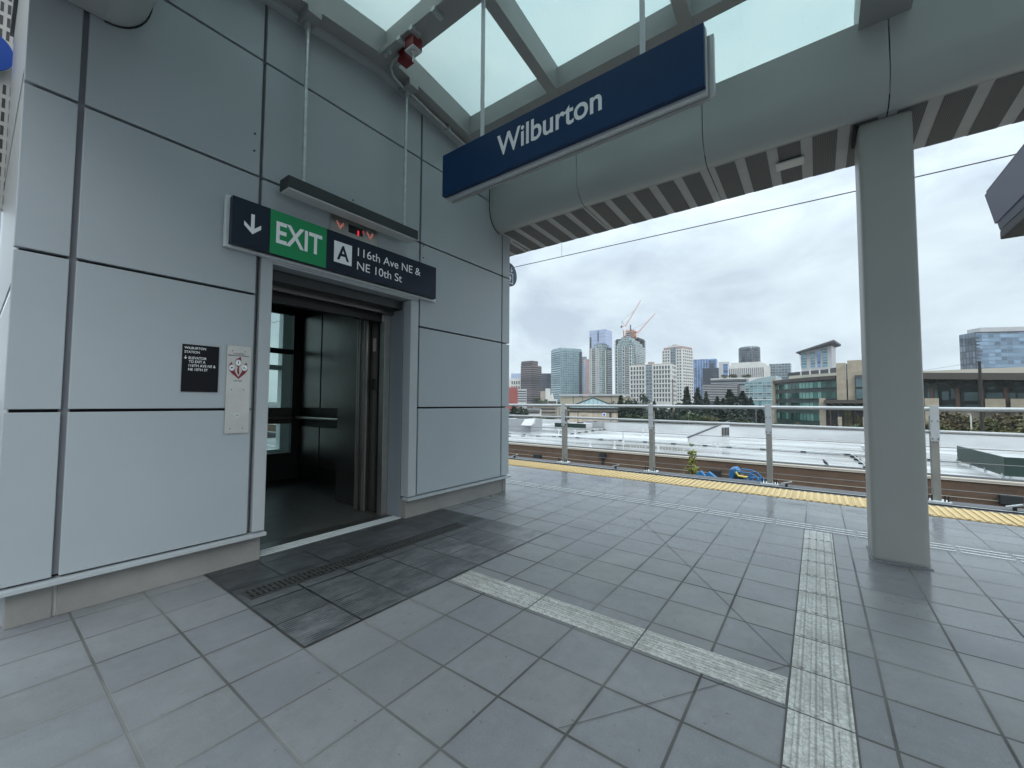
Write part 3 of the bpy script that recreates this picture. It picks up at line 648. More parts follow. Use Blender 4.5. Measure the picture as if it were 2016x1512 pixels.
BX(-3.2, -3.1985, ga.y, gb.y, 2.266, 2.596).build('green_field', 'green', S)
a, b2, t = c7(472, 628), c7(858, 735), c7(477, 452); r_ = c7(890, 590)
letter('EXIT', (xs_, a.y, (a.z+b2.z)/2), r_.y-a.y, .155, YU, ZU, XU, 'white', S, bold=.022)
k0, k1 = c7(998, 700), c7(1158, 750); kb = (c7(1000, 800).z+c7(1157, 845).z)/2; kt = (c7(1000, 610).z+c7(1160, 660).z)/2
BX(-3.2, xs_, k0.y, k1.y, kb, kt).build('letter_field', 'white', S)
h_ = kt-kb; cx_ = (k0.y+k1.y)/2
letter('A', (xs_, cx_, kb+h_*.17), (k1.y-k0.y)*.68, h_*.66, YU, ZU, XU, 'navy', S, bold=.022, center=True)
l1, l1e, l1t = c7(1210, 752), c7(1775, 930), c7(1212, 675)
l2, l2e = c7(1203, 873), c7(1608, 990)
cap = (l1t.z-l1.z)*.95
letter('116th Ave NE &', (xs_, l1.y, (l1.z+l1e.z)/2), l1e.y-l1.y, cap, YU, ZU, XU, 'white', S, bold=.003)
letter('NE 10th St', (xs_, l2.y, (l2.z+l2e.z)/2), l2e.y-l2.y, cap, YU, ZU, XU, 'white', S, bold=.003)
def arrow(P, parent, ht, m='white', w_=None):                            # a down arrow in the wall plane, P = centre
    w_ = w_ or ht*.72; s = ht*.16; y, z = P.y, P.z; x = P.x+.001
    pts = [(-s/2, ht/2), (s/2, ht/2), (s/2, -ht*.20), (w_/2, ht*.06), (w_/2, -ht*.15), (0, -ht/2), (-w_/2, -ht*.15), (-w_/2, ht*.06), (-s/2, -ht*.20)]
    mb = MB().add([(x, y+p, z+q) for p, q in pts], [(0, 8, 2, 1), (8, 7, 6, 5), (8, 5, 2), (2, 5, 4, 3)]); return mb.build('arrow', m, parent)
pa = c7(264, 465); at_, ab_ = c7(263, 375).z, c7(263, 556).z
al, ar = c7(187, 440).y, c7(340, 490).y
arrow(Vector((xs_, pa.y, (at_+ab_)/2)), S, at_-ab_, w_=ar-al)
S = thing('station_plate', (-3.3, .925, 1.39), 'black tactile plate reading WILBURTON STATION left of the call plate', 'sign')
BX(-3.2995, -3.294, .824, 1.0265, 1.232, 1.5435).build('plate', 'plate_black', S)
xs_ = -3.2935
c6 = lambda x, y: on_x(340+x/7.2, 660+y/7.2, xs_)
for s, (xa, ya), (xb, yb), top in (('WILBURTON', (165, 188), (470, 213), 155), ('STATION', (165, 248), (382, 260), 215), ('ELEVATOR', (225, 338), (478, 350), 302),
                                    ('TO EXIT A', (225, 389), (462, 401), 353), ('116TH AVE NE &', (225, 446), (605, 465), 409), ('NE 10TH ST', (218, 501), (495, 511), 466)):
    A, B, Tt = c6(xa, ya), c6(xb, yb), c6(xa, top)
    letter(s, (xs_, A.y, (A.z+B.z)/2), B.y-A.y, (Tt.z-A.z)*.98, YU, ZU, XU, 'white', S, bold=.010)
A = c6(182, 310); arrow(Vector((xs_, A.y, A.z)), S, .022)
S = thing('call_plate', (-3.3, 1.15, 1.25), 'stainless call plate with red flame emblem beside the elevator door', 'call panel')
pl = BX(-3.2995, -3.292, 1.0745, 1.2245, .945, 1.5645).build('plate', 'steel', S)
xs_ = -3.2915
for s, (xc, yc_), wd, hh_ in (('In Case Of Fire,', (938, 272), 150, 24), ('Elevators Are Out Of Service', (935, 300), 290, 24), ('Use Exit', (922, 655), 118, 26)):
    A = c6(xc, yc_); wl = c6(xc+wd/2, yc_).y-c6(xc-wd/2, yc_).y; hl = c6(xc, yc_-hh_).z-A.z
    letter(s, (xs_, A.y, A.z), wl, hl*.9, YU, ZU, XU, 'dot', S, bold=.004, center=True)
def wallpoly(pts, m, name, x=xs_, dx=0.): 
    return MB().add([tuple(c6(*p)+Vector((dx, 0, 0))) for p in pts], [tuple(range(len(pts)))]).build(name, m, S)
def flame(pts, name='flame_emblem'):
    wallpoly(pts, 'maroon', name)
flame([(970, 308), (972, 350), (978, 385), (968, 420), (945, 445), (940, 490), (944, 530), (940, 560), (926, 558), (914, 530), (912, 490), (922, 450), (895, 430), (880, 395), (885, 360), (915, 330)])
flame([(840, 375), (850, 415), (880, 440), (888, 470), (878, 505), (900, 545), (930, 590), (930, 622), (890, 585), (840, 545), (800, 495), (790, 450), (800, 415)])
flame([(1050, 388), (1055, 420), (1068, 455), (1060, 500), (1020, 550), (970, 590), (930, 622), (930, 590), (965, 540), (985, 505), (972, 470), (980, 440), (1010, 415)])
for cx2, cy2 in ((930, 390), (838, 460), (1018, 462)):
    for r2, m2, dx in ((43, 'white', .0006), (36, 'dot', .0009), (33, 'white', .0012)):
        wallpoly([(cx2+r2*math.cos(t*math.pi/10), cy2+r2*math.sin(t*math.pi/10)) for t in range(20)], m2, 'emblem_disc', dx=dx)
for pts in ([(930, 368), (938, 372), (936, 388), (945, 395), (934, 400), (926, 412), (922, 408), (928, 394), (920, 386)], [(818, 452), (846, 450), (862, 445), (858, 452), (846, 458), (862, 470), (840, 468), (826, 474)], [(1003, 450), (1018, 448), (1016, 462), (1034, 474), (1028, 480), (1010, 468), (1006, 478), (1000, 476)]):
    wallpoly(pts, 'dot', 'emblem_figure', dx=.0016)
for p in ((850, 220), (1028, 236), (832, 770), (1003, 775), (810, 1326), (987, 1318)):
    A = c6(*p); MB().tube([tuple(A-XU*.001), tuple(A+XU*.002)], .0035, 8).build('screw', 'iron', pl)
A = c6(908, 1132); bt = MB().tube([tuple(A-XU*.001), tuple(A+XU*.006)], .0165, 20).build('call_button', 'white_metal', S, smooth=.6); MB().tube([tuple(A+XU*.006), tuple(A+XU*.009)], .010, 16).build('button_cap', 'steel', bt); MB().tube([tuple(A+XU*.009), tuple(A+XU*.0095)], .003, 8).build('keyhole', 'dot', bt)
# lantern
S = thing('floor_indicator', (-3.3, 2.03, 2.71), 'stainless floor indicator with red arrows and a red 1 over the exit sign', 'indicator')
BX(-3.2995, -3.294, 1.795, 2.262, 2.60, 2.788).build('plate', 'steel', S)
xs_ = -3.2935
BX(-3.2945, -3.2935, on_x(440+1127/4.582, 340+510/4.582, xs_).y, on_x(440+1257/4.582, 340+550/4.582, xs_).y, 2.678, 2.752).build('display', 'black', S)
A = c7(1212, 545); A.x = xs_
q1 = on_x(440+1207/4.582, 340+565/4.582, xs_)
letter('1', (xs_+.0005, q1.y, q1.z), .016, .044, YU, ZU, XU, 'ledtxt', S, name='digit'); letter("'", (xs_+.0005, q1.y+.05, q1.z+.008), .008, .044, YU, ZU, XU, 'ledtxt', S, name='digit')
for cxp, cyp in ((1053, 480), (1322, 577)):
    A = on_x(440+cxp/4.582, 340+cyp/4.582, xs_); mb = MB()
    for i in range(-2, 3):
        for j in range(2):
            for k2 in range(1):
                yy, z2 = A.y+i*.014, A.z-.022+abs(i)*.019+j*.017
                mb.tube([(xs_-.001, yy, z2), (xs_+.001, yy, z2)], .0042, 8)
    mb.build('arrow_lamp', 'leddot', S)
# light bar on two conduits
S = thing('linear_light', (-3.16, 1.97, 2.8), 'black linear light fixture hung on two conduits over the door', 'light fixture')
BX(-3.23, -3.09, 1.355, 2.58, 2.762, 2.850).build('housing', 'char', S, bevel=.003); BX(-3.222, -3.098, 1.363, 2.572, 2.752, 2.7615).build('diffuser', 'lens', S)
for y in (1.510, 2.487):
    MB().tube([(-3.19, y, 2.85), (-3.19, y, zb(y)-.10)], .0145, 12).build('conduit', 'galv', S, smooth=.7); MB().tube([(-3.19, y, zb(y)-.115), (-3.19, y, zb(y)-.06)], .024, 12).build('connector', 'galv', S, smooth=.7)
    BX(-3.25, -3.075, y-.055, y+.055, zb(y)-.06, zb(y)-.002).build('mounting_box', 'frame', S, bevel=.003)
# round elevator signs on both flanks of the tower
def round_sign(ctr, r, label, m, sym):
    S = thing('round_sign', ctr, label, 'sign', 'round elevator signs')
    c = Vector(ctr); MB().tube([c, c+Vector((-.022, 0, 0))], r, 40).build('disc', m, S, smooth=.6)
    MB().tube([c+Vector((-.022, 0, 0)), c+Vector((-.024, 0, 0))], r*1.015, 40).build('rim', 'white_metal', S)
    if sym:
        x = c.x+.001; bm_ = MB()
        for y0, y1, z0, z1 in ((-.075, .075, .01, .024), (-.075, .075, -.128, -.114), (-.075, -.06, -.114, .01), (.06, .075, -.114, .01)): bm_.box(x-.002, x, c.y+y0, c.y+y1, c.z+z0, c.z+z1)
        bm_.build('car_symbol', 'white', S)
        arrow(Vector((x, c.y+.035, c.z+.075)), S, .075)
        a_ = MB(); y, z = c.y+.005, c.z-.055; a_.add([(x, y-.012, z-.04), (x, y+.012, z-.04), (x, y+.012, z), (x, y-.012, z), (x, y-.035, z), (x, y+.035, z), (x, y, z+.045)], [(0, 1, 2, 3), (4, 5, 6)]); a_.build('arrow', 'white', S)
    return S
pc = on_y(1004, 542, 4.5)
pe = on_x(1017.5, 546, -3.44)
rs = round_sign((-3.44, pe.y-.165, pe.z), .165, 'round slate blue elevator pictogram sign peeking past the tower right corner', mat('sign_slate', (.045, .085, .16), .45), True)
BX(-3.456, -3.448, 4.335, 4.40, 2.93, 2.98).build('bracket', 'alu', rs)
rs = round_sign((-8.0, -.085, 5.46), .265, 'bright blue round sign on the slotted screen beyond the tower left corner', mat('sign_bright_blue', (.003, .038, .22), .5, spec=.2), False)
BX(-8.098, -8.025, -.09, -.03, 5.43, 5.49).build('bracket', 'alu', rs)
# perforated screen wall seen past the left corner
Q = thing('perforated_screen', (-8.2, -1, 3), 'pale perforated metal screen with rows of dark slots past the left corner', 'screen')
BX(-8.2, -8.1, -3.2, .30, 3.55, 8.).build('screen_panel', mat('screen_metal', (.30, .29, .27), .6, 0, .06, 3), Q)
sl = []
for r in range(24):
    z = 7.35-r*.175
    if 5.15 < z < 5.76 or z < 3.65: continue
    for k2 in range(40):
        y = .235-.058*k2
        if y < -1.0: break
        sl.append((y, z))
sl.sort(key=lambda p: -p[0]+max(0, p[1]-6.4)*3)
base_ = BX(-.003, .003, -.0135, .0135, -.06, .06)
for i, (y, z) in enumerate(sl[:100]):
    if i == 0:
        o0 = BX(-8.101, -8.097, y-.0135, y+.0135, z-.06, z+.06).build('slot', 'dot', Q); y0_, z0_ = y, z
    else:
        c_ = o0.copy(); col.objects.link(c_); c_.parent = Q; c_.location = Vector((0, y-y0_, z-z0_))
mb = MB()
for y, z in sl[100:]: mb.box(-8.101, -8.097, y-.0135, y+.0135, z-.06, z+.06)
mb.build('slot', 'dot', Q, kind='stuff')
for y0, y1 in ((-3.2, -2.9), (-1.2, -.9), (.10, .16)): BX(-8.19, -8.11, y0, y1, 0, 3.55).build('screen_post', 'trim', Q)
# hanging display at the right edge
dA, dB = on_y(1940, 377, 3.0), on_y(1968, 455, 3.0)
S = thing('display_screen', (.8, 2.4, 2.2), 'hanging grey display box at the right edge of the view', 'display')
cb = Vector((dA.x+.42, 3.0, dA.z+.14)); cc = Vector((dB.x+.42, 3.0, dB.z+.14))
prof = [dA, dB, Vector((dB.x+.17, 3.0, dB.z-.01)), Vector((dA.x+.17, 3., dA.z+.05))]
MB().prism(prof, (0, -1.25, 0)).build('housing', mat('display_housing', (.17, .17, .22), .45, 0, .05, 3), S, bevel=.006)
nrm = (dB-dA).normalized(); off = Vector((-abs(nrm.z), 0, nrm.x)).normalized()*.008
e0_, e1_ = dA+nrm*.02, dB-nrm*.04
MB().add([e0_+off*.9, e1_+off*.9, e1_+off*.9-YU*1.2, e0_+off*.9-YU*1.2, e0_, e1_, e1_-YU*1.2, e0_-YU*1.2], [(0, 1, 2, 3), (0, 4, 5, 1), (1, 5, 6, 2), (2, 6, 7, 3), (3, 7, 4, 0)]).build('back_plate', mat('display_back', (.25, .25, .34), .45, 0, .05, 3), S)
MB().box(dB.x-.01, dB.x+.14, 1.8, 2.96, dB.z-.055, dB.z-.012).build('lower_rail', 'black', S, bevel=.006)
BX(dA.x+.06, dA.x+.13, 2.30, 2.37, dA.z+.03, ZB+.9).build('hanger', 'frame', S)
# trench drain
S = thing('trench_drain', (-2.76, 1.97, 0), 'narrow black slotted drain grate across the dark paving', 'drain')
b = MB(); b.box(-2.835, -2.820, 1.045, 2.90, .0005, .0085); b.box(-2.705, -2.690, 1.045, 2.90, .0005, .0085); b.box(-2.82, -2.705, 1.045, 1.06, .0005, .0085); b.box(-2.82, -2.705, 2.885, 2.90, .0005, .0085); b.build('frame', mat('drain_frame', (.05, .05, .048), .5, .2, .2, 20), S)
BX(-2.82, -2.705, 1.06, 2.885, .0005, .005).build('channel', 'dot', S)
b = MB(); k = 1.075
while k < 2.88: b.box(-2.815, -2.71, k, k+.017, .0051, .0105); k += .031
b.box(-2.769, -2.757, 1.06, 2.885, .0051, .0100); b.build('grate', mat('grate_iron', (.055, .055, .054), .45, .3, .3, 30), S)
# ------------------------------------------------------------------ railing
S = thing('guardrail', (-1, 9.6, -.4), 'grey steel guardrail with pipe rails and thin cables beyond the track', 'railing')
YRL = 9.6
posts = [-5.43+2.326*k for k in range(-5, 9)]
hi = MB().tube([(-40, YRL, 1.125), (30, YRL, 1.095)], .036, 14).build('top_rail', 'railsteel', S, smooth=.7); MB().tube([(-40, YRL, .82), (-5.4, YRL, .795), (2.5, YRL, .725), (30, YRL, .60)], .030, 14).build('mid_rail', 'railsteel', S, smooth=.7)
for z in (.49, .262, .03, -.19): MB().tube([(-40, YRL, z+.03), (2.5, YRL, z-.008), (30, YRL, z-.05)], .0065, 6).build('cable', 'cable', S)
for x in posts:
    p_ = MB().box(x-.048, x+.048, YRL+.037, YRL+.10, -.385, 1.0).build('post', 'post', S, bevel=.006)
    MB().box(x-.054, x+.054, YRL-.058, YRL-.046, .575, 1.165).build('post_plate', 'postplate', p_, bevel=.004)
    MB().box(x-.046, x+.046, YRL-.0455, YRL+.0365, -.385, .57).build('post_face', 'post', p_, bevel=.004)
    MB().box(x-.046, x+.046, YRL-.045, YRL+.036, .62, .68).build('post_spacer', 'postplate', p_)
    for dx in (-.033, .033):
        for z in (.62, .91): MB().tube([(x+dx, YRL-.058, z), (x+dx, YRL-.068, z)], .009, 8).build('bolt', 'iron', p_)
    MB().prism([(x-.15, YRL-.13, -.405), (x+.15, YRL-.13, -.405), (x+.12, YRL+.12, -.405), (x-.12, YRL+.12, -.405)], (0, 0, .022)).build('base_plate', 'white_metal', p_)
    for dx in (-.12, -.075, .075, .115): MB().tube([(x+dx, YRL-.09, -.39), (x+dx, YRL-.09, -.29)], .011, 8).build('anchor_bolt', 'iron', p_)
for i, (x, lab) in enumerate(((-7.0, 'tilted grey bracket clamped near the tower corner'), (-3.95, 'tilted grey bracket on the kerb right of the first railing post'), (-.50, 'pale slotted bracket on the kerb right of the middle post'), (2.35, 'tilted grey bracket on the kerb at the right end'))):
    q = thing('rail_bracket', (x, 9.50, -.4), lab, 'bracket', 'brackets along the far kerb')
    MB().obox((x, 9.50, -.335), Vector((.085, 0, .028)), (0, .03, 0), Vector((-.004, 0, .009))).build('plate', 'galv', q); BX(x-.02, x+.02, 9.48, 9.52, -.405, -.345).build('foot', 'iron', q)
# overhead wire and dropper
p = [on_y(1004, 528, 8.2), on_y(1690, 375, 8.2), on_y(1797, 350, 8.2), on_y(2016, 300, 8.2)]
S = thing('overhead_wire', (-2, 8.2, 4.5), 'thin dark overhead contact wire crossing the sky above the track', 'wire')
MB().tube([(-40, 8.2, 4.9), (-12, 8.2, 4.72)]+[tuple(q) for q in p]+[(9, 8.2, 4.49), (30, 8.2, 4.55)], .0085, 6).build('contact_wire', 'wire', S)
MB().tube([(-4.7, 8.2, 4.585), (-4.7, 8.2, 5.6)], .004, 6).build('dropper', 'wire', S); MB().tube([(-40, 8.2, 6.1), (-4.7, 8.2, 5.6), (30, 8.2, 6.2)], .007, 6).build('messenger_wire', 'wire', S)
# ------------------------------------------------------------------ the retail building across the track
RZ = -2.5
W_ = thing('retail_building', (-10, 40, -9), 'long low brown brick building with a wet white flat roof', 'building')
BX(-75, 60, 27.0, 27.4, -9, -2.235).build('brick_wall', 'brick', W_)
b = MB(); b.box(-75.1, 60, 26.94, 27.45, -2.233, -2.16); b.box(-75.1, 60, 26.92, 27.47, -2.158, -2.10); b.build('parapet_cap', 'coping', W_)
BX(-75.1, 60, 27.15, 27.55, -2.097, -2.04).build('gravel_stop', 'black', W_)
BX(-75, 60, 27.56, 54.0, -2.8, RZ).build('roof', 'roofwhite', W_)
BX(-75, 60, 27.46, 27.56, RZ, -2.07).build('parapet_inside', 'parapet_white', W_)
def far_z(v, u, y): return on_y(u, v, y).z
zf = on_y(1290, 834, 54.2).z
BX(-27.5, 60, 54.0, 54.5, RZ-6.4, zf).build('far_parapet', 'parapet_white', W_)
BX(-27.5, 60, 53.95, 54.55, zf, zf+.06).build('parapet_flashing', 'roofgrey', W_)
BX(-75, -27.5, 66.0, 66.5, RZ-6.4, -1.9).build('far_parapet', 'parapet_white', W_)
BX(-75, -27.5, 54.0, 66.0, -2.8, RZ-.004).build('roof', 'roofwhite', W_)
BX(-75, 60, 27.41, 53.9, -9, -2.81).build('core_wall', 'b_grey', W_)
b = MB()
for y in (29.5, 33, 36.2, 41.5, 45.5, 50): b.box(-70, 58, y-.06, y+.06, RZ, RZ+.012)
b.build('roof_seam', mat('roof_seam', (.50, .49, .47), .6), W_)
b = MB(); b.box(-60, 50, 26.975, 26.995, -2.98, -2.95); b.build('wall_conduit', mat('wall_conduit', (.42, .38, .32), .6), W_)
for u, v in ((1058, 900), (1408, 932), (1990, 985)):
    q = on_y(u, v, 26.9); MB().box(q.x-.33, q.x+.33, 26.80, 26.995, q.z-.2, q.z+.2).build('wall_lamp', 'char', W_, bevel=.03)
q = on_y(1187, 898, 26.9); MB().box(q.x-.22, q.x+.22, 26.75, 26.995, q.z-.12, q.z+.22).build('scupper_box', 'char', W_); MB().tube([(q.x, 26.88, q.z-.1), (q.x, 26.88, -9)], .05, 8).build('downspout', 'char', W_)
# sloping white roof wedge with louvre
A, B = Vector((-9.333, 39.35, RZ)), Vector((-7.03, 45.8, RZ)); d_ = (B-A).normalized(); n_ = Vector((-d_.y, d_.x, 0))
za, zb_ = on_y(1357, 862, A.y).z, on_y(1437, 830, B.y).z
q = thing('roof_penthouse', (A.x, A.y, RZ), 'white wedge shaped wall with dark coping and a louvre on the white roof', 'roof wall')
A0, B0 = A+d_*0, B
MB().prism([A0, B0, Vector((B0.x, B0.y, zb_)), Vector((A0.x, A0.y, za))], n_*.14).build('wall', 'parapet_white', q)
MB().prism([Vector((A0.x, A0.y, za+.01))-n_*.05-d_*.05, Vector((B0.x, B0.y, zb_+.01))-n_*.05, Vector((B0.x, B0.y, zb_+.08))-n_*.05, Vector((A0.x, A0.y, za+.08))-n_*.05-d_*.05], n_*.24).build('coping', 'char', q)
L0 = A+d_*5.35; lv = MB()
for i in range(5):
    c0 = L0+d_*(.12+i*.28)-n_*.03; hz = (zb_-RZ)*.42; lv.obox((c0.x, c0.y, RZ+.55+hz/2), d_*.07, n_*.02, (0, 0, hz/2))
lv.build('louvre', 'black', q)
ORD = 'first second third fourth fifth sixth seventh eighth ninth tenth'.split()
# roof pipes on blocks
def roof_pipe(a, b, n, label):
    q = thing('roof_pipe', a, label, 'pipe', 'pipes on the white roof')
    a, b = Vector(a), Vector(b); MB().tube([a, b], .035, 8).build('pipe', 'galv', q)
    s0 = None
    for i in range(n):
        p_ = a+(b-a)*((i+.5)/n+random.uniform(-.15, .15)/n); BX(p_.x-.18, p_.x+.18, p_.y-.12, p_.y+.12, RZ, RZ+.10).build('support_block', 'black', q)
roof_pipe((-40, 38.6, RZ+.12), (12, 38.6, RZ+.12), 22, 'long thin pipe on black blocks running along the white roof')
roof_pipe((-23.3, 40.4, RZ+.12), (-24.2, 59, RZ+.12), 9, 'pipe on black blocks running toward the pavilion with the pyramid roof')
roof_pipe((-30, 33.3, RZ+.12), (-22.8, 39.5, RZ+.12), 6, 'short pipe on black blocks at the left of the white roof')
roof_pipe((1.95, 38.4, RZ+.12), (2.30, 30.4, RZ+.12), 4, 'pipe on black blocks running toward the front parapet left of the column')
vents = ((1266, 850, 47), (1227, 861, 43.), (1162, 872, 40), (1210, 875, 40), (1296, 888, 35), (1413, 872, 44), (1664, 858, 51), (1060, 842, 48), (1132, 849, 46), (1100, 849, 46))
for i, (u, v, y) in enumerate(vents):
    p_ = on_z(u, v+8, RZ); h = .9 if i < 2 else random.uniform(.4, .7)
    q = thing('vent_pipe', p_, 'small white vent pipe standing on the white roof, %s from the left' % ORD[sorted(q_[0] for q_ in vents).index(u)], 'vent pipe', 'white vent pipes on the roof')
    MB().tube([p_, p_+Vector((0, 0, h))], .07, 8).build('stack', 'parapet_white', q); MB().tube([p_, p_+Vector((0, 0, .12))], [.16, .08], 8).build('boot', 'parapet_white', q)
p_ = on_z(1704, 890, RZ)
q = thing('roof_ventilator', p_, 'white bulbous roof ventilator just left of the canopy column', 'ventilator')
MB().tube([p_+Vector((0, 0, z)) for z in (0, .2, .25, .5, .6, .75, .9)], [.12, .12, .26, .28, .12, .13, .06], 12).build('body', 'parapet_white', q, smooth=.8)
# green screens
def screen(pts, z0, z1, label, nleg):
    q = thing('green_screen', pts[0], label, 'screen', 'dark green screens on the roof')
    for a, b in zip(pts[:-1], pts[1:]):
        a, b = Vector(a), Vector(b); d = (b-a).normalized(); n = Vector((-d.y, d.x, 0))*.05
        MB().prism([Vector((a.x, a.y, z0)), Vector((b.x, b.y, z0)), Vector((b.x, b.y, z1)), Vector((a.x, a.y, z1))], n).build('panel', 'screen_green', q)
        for i in range(nleg):
            p_ = a+(b-a)*((i+.05)/(nleg-.9)); MB().box(p_.x-.05, p_.x+.05, p_.y-.05+.12, p_.y+.05+.12, RZ, z0+.1).build('leg', 'galv', q)
zg = on_y(1978, 937, 31.4).z
c1 = on_y(1978, 937, 31.4); c0 = on_z(1885, 911, RZ)
zt = on_y(1978, 900, 31.4).z
screen([(c0.x, c0.y, 0), (c1.x, c1.y, 0), (c1.x+14, c1.y+.4, 0)], zg, zt, 'large dark green screen on legs at the right end of the white roof', 4)
yl = 48.0; a, b = on_y(1092, 831, yl), on_y(1153, 843, yl)
screen([(a.x, yl, 0), (b.x, yl, 0)], b.z, a.z-.1, 'small dark green screen on legs in front of the pavilion', 4)
# rooftop units
def rooftop_unit(u, v, D, sx, sy, sz, label, kind='b_grey', hood=True):
    p_ = on_z(u, v, RZ) if not D else Vector((*at(u, v, D).xy, RZ))
    q = thing('rooftop_unit', p_, label, 'rooftop unit', 'rooftop air units')
    b = MB(); b.box(p_.x-sx/2, p_.x+sx/2, p_.y, p_.y+sy, RZ+.3, RZ+sz); b.build('cabinet', kind, q, bevel=.03)
    BX(p_.x-sx/2+.1, p_.x+sx/2-.1, p_.y+.1, p_.y+sy-.1, RZ, RZ+.299).build('kerb', 'parapet_white', q)
    if hood: MB().prism([(p_.x+sx*.30, p_.y-.02, RZ+sz*.75), (p_.x+sx*.30, p_.y-.9, RZ+sz*.6), (p_.x+sx*.30, p_.y-.02, RZ+sz*1.02)], (sx*.35, 0, 0)).build('hood', 'b_palegrey', q)
    MB().tube([(p_.x, p_.y+sy/2, RZ+sz), (p_.x, p_.y+sy/2, RZ+sz+.12)], min(sx, sy)*.3, 14).build('fan', 'char', q)
rooftop_unit(1017, 853, 0, 4.2, 2.5, 1.75, 'grey air unit with a pale hood at the tower right corner', 'b_grey')
rooftop_unit(1137, 846, 0, 3.0, 1.6, .9, 'low grey air unit directly before the pyramid roofed pavilion', 'b_palegrey', False)
rooftop_unit(1170, 845, 0, 2.6, 1.6, 1.0, 'grey air unit against the right part of the pavilion front', 'b_grey', False)
q = thing('windscreen_frame', on_z(1050, 850, RZ), 'thin framed pale screen panels standing on the roof left of the green screen', 'frame')
a, b = on_z(1040, 852, RZ), on_z(1078, 851, RZ); b.y = a.y
for t in (0, .5, 1): MB().box(a.x+(b.x-a.x)*t-.05, a.x+(b.x-a.x)*t+.05, a.y, a.y+.1, RZ, RZ+1.6).build('post', 'char', q)
for t in (0, .5): MB().box(a.x+(b.x-a.x)*t+.06, a.x+(b.x-a.x)*(t+.5)-.06, a.y+.03, a.y+.07, RZ+.4, RZ+1.5).build('panel', mat('pale_screen', (.48, .58, .56), .4), q)
# crow on the parapet
cp_ = on_y(1626, 925, 27.3)
def crow(p):
    pts = [((-.20, 0, .07), .012), ((-.10, 0, .12), .045), ((0, 0, .165), .075), ((.08, 0, .22), .06), ((.13, 0, .28), .042), ((.165, 0, .295), .036), ((.20, 0, .29), .016), ((.24, 0, .28), .004)]
    rot = Matrix.Rotation(2.2, 3, 'Z'); b = MB(); c = Vector((p.x, p.y, -2.06)); b.tube([c+rot @ Vector(a) for a, r in pts], [r for a, r in pts], 10)
    for s in (-.03, .03): b.tube([c+rot @ Vector((.0, s, .12)), c+rot @ Vector((.01, s, 0))], .008, 6)
    b.build('crow', 'crowblack', smooth=1.2, label='small black crow perched on the front edge of the white roof', cat='bird')
crow(cp_)
# ------------------------------------------------------------------ blue boom lift between railing and brick wall
y0 = 20.
q0, q1 = on_y(1441, 920, y0), on_y(1504, 950, y0)
S = thing('boom_lift', (-2.6, 20, -9), 'blue boom lift with raised work basket in front of the brick wall', 'boom lift')
xl, xr, zt_, zb0 = q0.x, q1.x, q0.z, -2.55
b = MB(); T_ = lambda *p: b.tube([Vector((x, y0+dy, z)) for x, dy, z in p], .028, 8)
zt2 = q0.z-.10
for dy in (-.45, .45):
    T_((xl+.30, dy, zt2), (xl+.75, dy, zt2-.02), (xr-.25, dy, zt2-.16), (xr, dy, zt2-.38), (xr, dy, zb0+.1))
    T_((xl+.25, dy, zb0+.55), (xr, dy, zb0+.55)); T_((xl+.7, dy, zt2), (xl+.7, dy, zb0)); T_((xl, dy, zt2-.3), (xl, dy, zb0+.1))
    T_((xl+.62, dy, zb0), (xl+.62, dy, zb0+.66), (xl+.78, dy, zb0+.80), (xr-.3, dy, zb0+.80), (xr-.18, dy, zb0+.7), (xr-.18, dy, zb0))
for x in (xl, xr): T_((x, -.45, zb0+.55), (x, .45, zb0+.55))
T_((xr, -.45, zt2-.38), (xr, .45, zt2-.38)); b.build('basket_frame', 'bluepaint', S, smooth=.9)
BX(xl-.02, xr+.02, y0-.47, y0+.47, zb0-.06, zb0).build('basket_floor', 'bluepaint', S)
b = MB(); b.prism([(xl-.08, y0-.35, zt_-.30), (xl-.02, y0-.35, zt_-.02), (xl+.18, y0-.35, zt_+.03), (xl+.32, y0-.35, zt_-.12), (xl+.12, y0-.35, zt_-.42), (xl-.05, y0-.35, zt_-.75)], (0, .7, 0)); b.build('control_cover', 'bluepaint', S, bevel=.03)
BX(xl+.12, xl+.45, y0-.4, y0+.1, zt_-.85, zt_-.25).build('control_box', 'black', S, bevel=.03)
b = MB(); b.tube([(xl+.2, y0-.42, zt_-.12), (xl+.3, y0-.42, zt_-.28), (xl+.62, y0-.42, zt_-.30), (xl+.64, y0-.42, zt_-.5)], .045, 8); b.build('control_handle', 'yellowpaint', S, smooth=.8)
bm1, bm2 = on_y(1392, 933, y0+.3), on_y(1414, 950, y0+.3)
MB().bar((bm1.x, y0+.3, bm1.z), (bm1.x+2.0, y0+.3, bm1.z-1.5), .30, .30).build('boom_arm', 'bluepaint', S, bevel=.02)
MB().bar((bm1.x-.15, y0+.3, bm1.z+.02), (bm1.x-1.4, y0+.3, bm1.z-1.15), .30, .30).build('boom_arm', 'bluepaint', S, bevel=.02)
MB().bar((bm1.x+2.0, y0+.3, bm1.z-1.5), (-3.2, y0+.1, -3.3), .2, .2).build('jib_arm', 'bluepaint', S, bevel=.02)
MB().bar((-3.2, y0+.1, -3.3), (xl+.3, y0, zb0-.1), .18, .18).build('jib_arm', 'bluepaint', S, bevel=.02)
MB().bar((bm1.x-1.4, y0+.3, bm1.z-1.15), (bm1.x+.5, y0+.3, -7.2), .34, .34).build('boom_arm', 'bluepaint', S, bevel=.02)
MB().box(bm1.x-1.2, bm1.x+1.6, y0-.8, y0+1.4, -8.0, -7.0).build('turntable', 'bluepaint', S, bevel=.1)
MB().box(bm1.x-1.3, bm1.x+1.7, y0-.6, y0+1.2, -8.5, -8.0).build('chassis', 'char', S, bevel=.05)
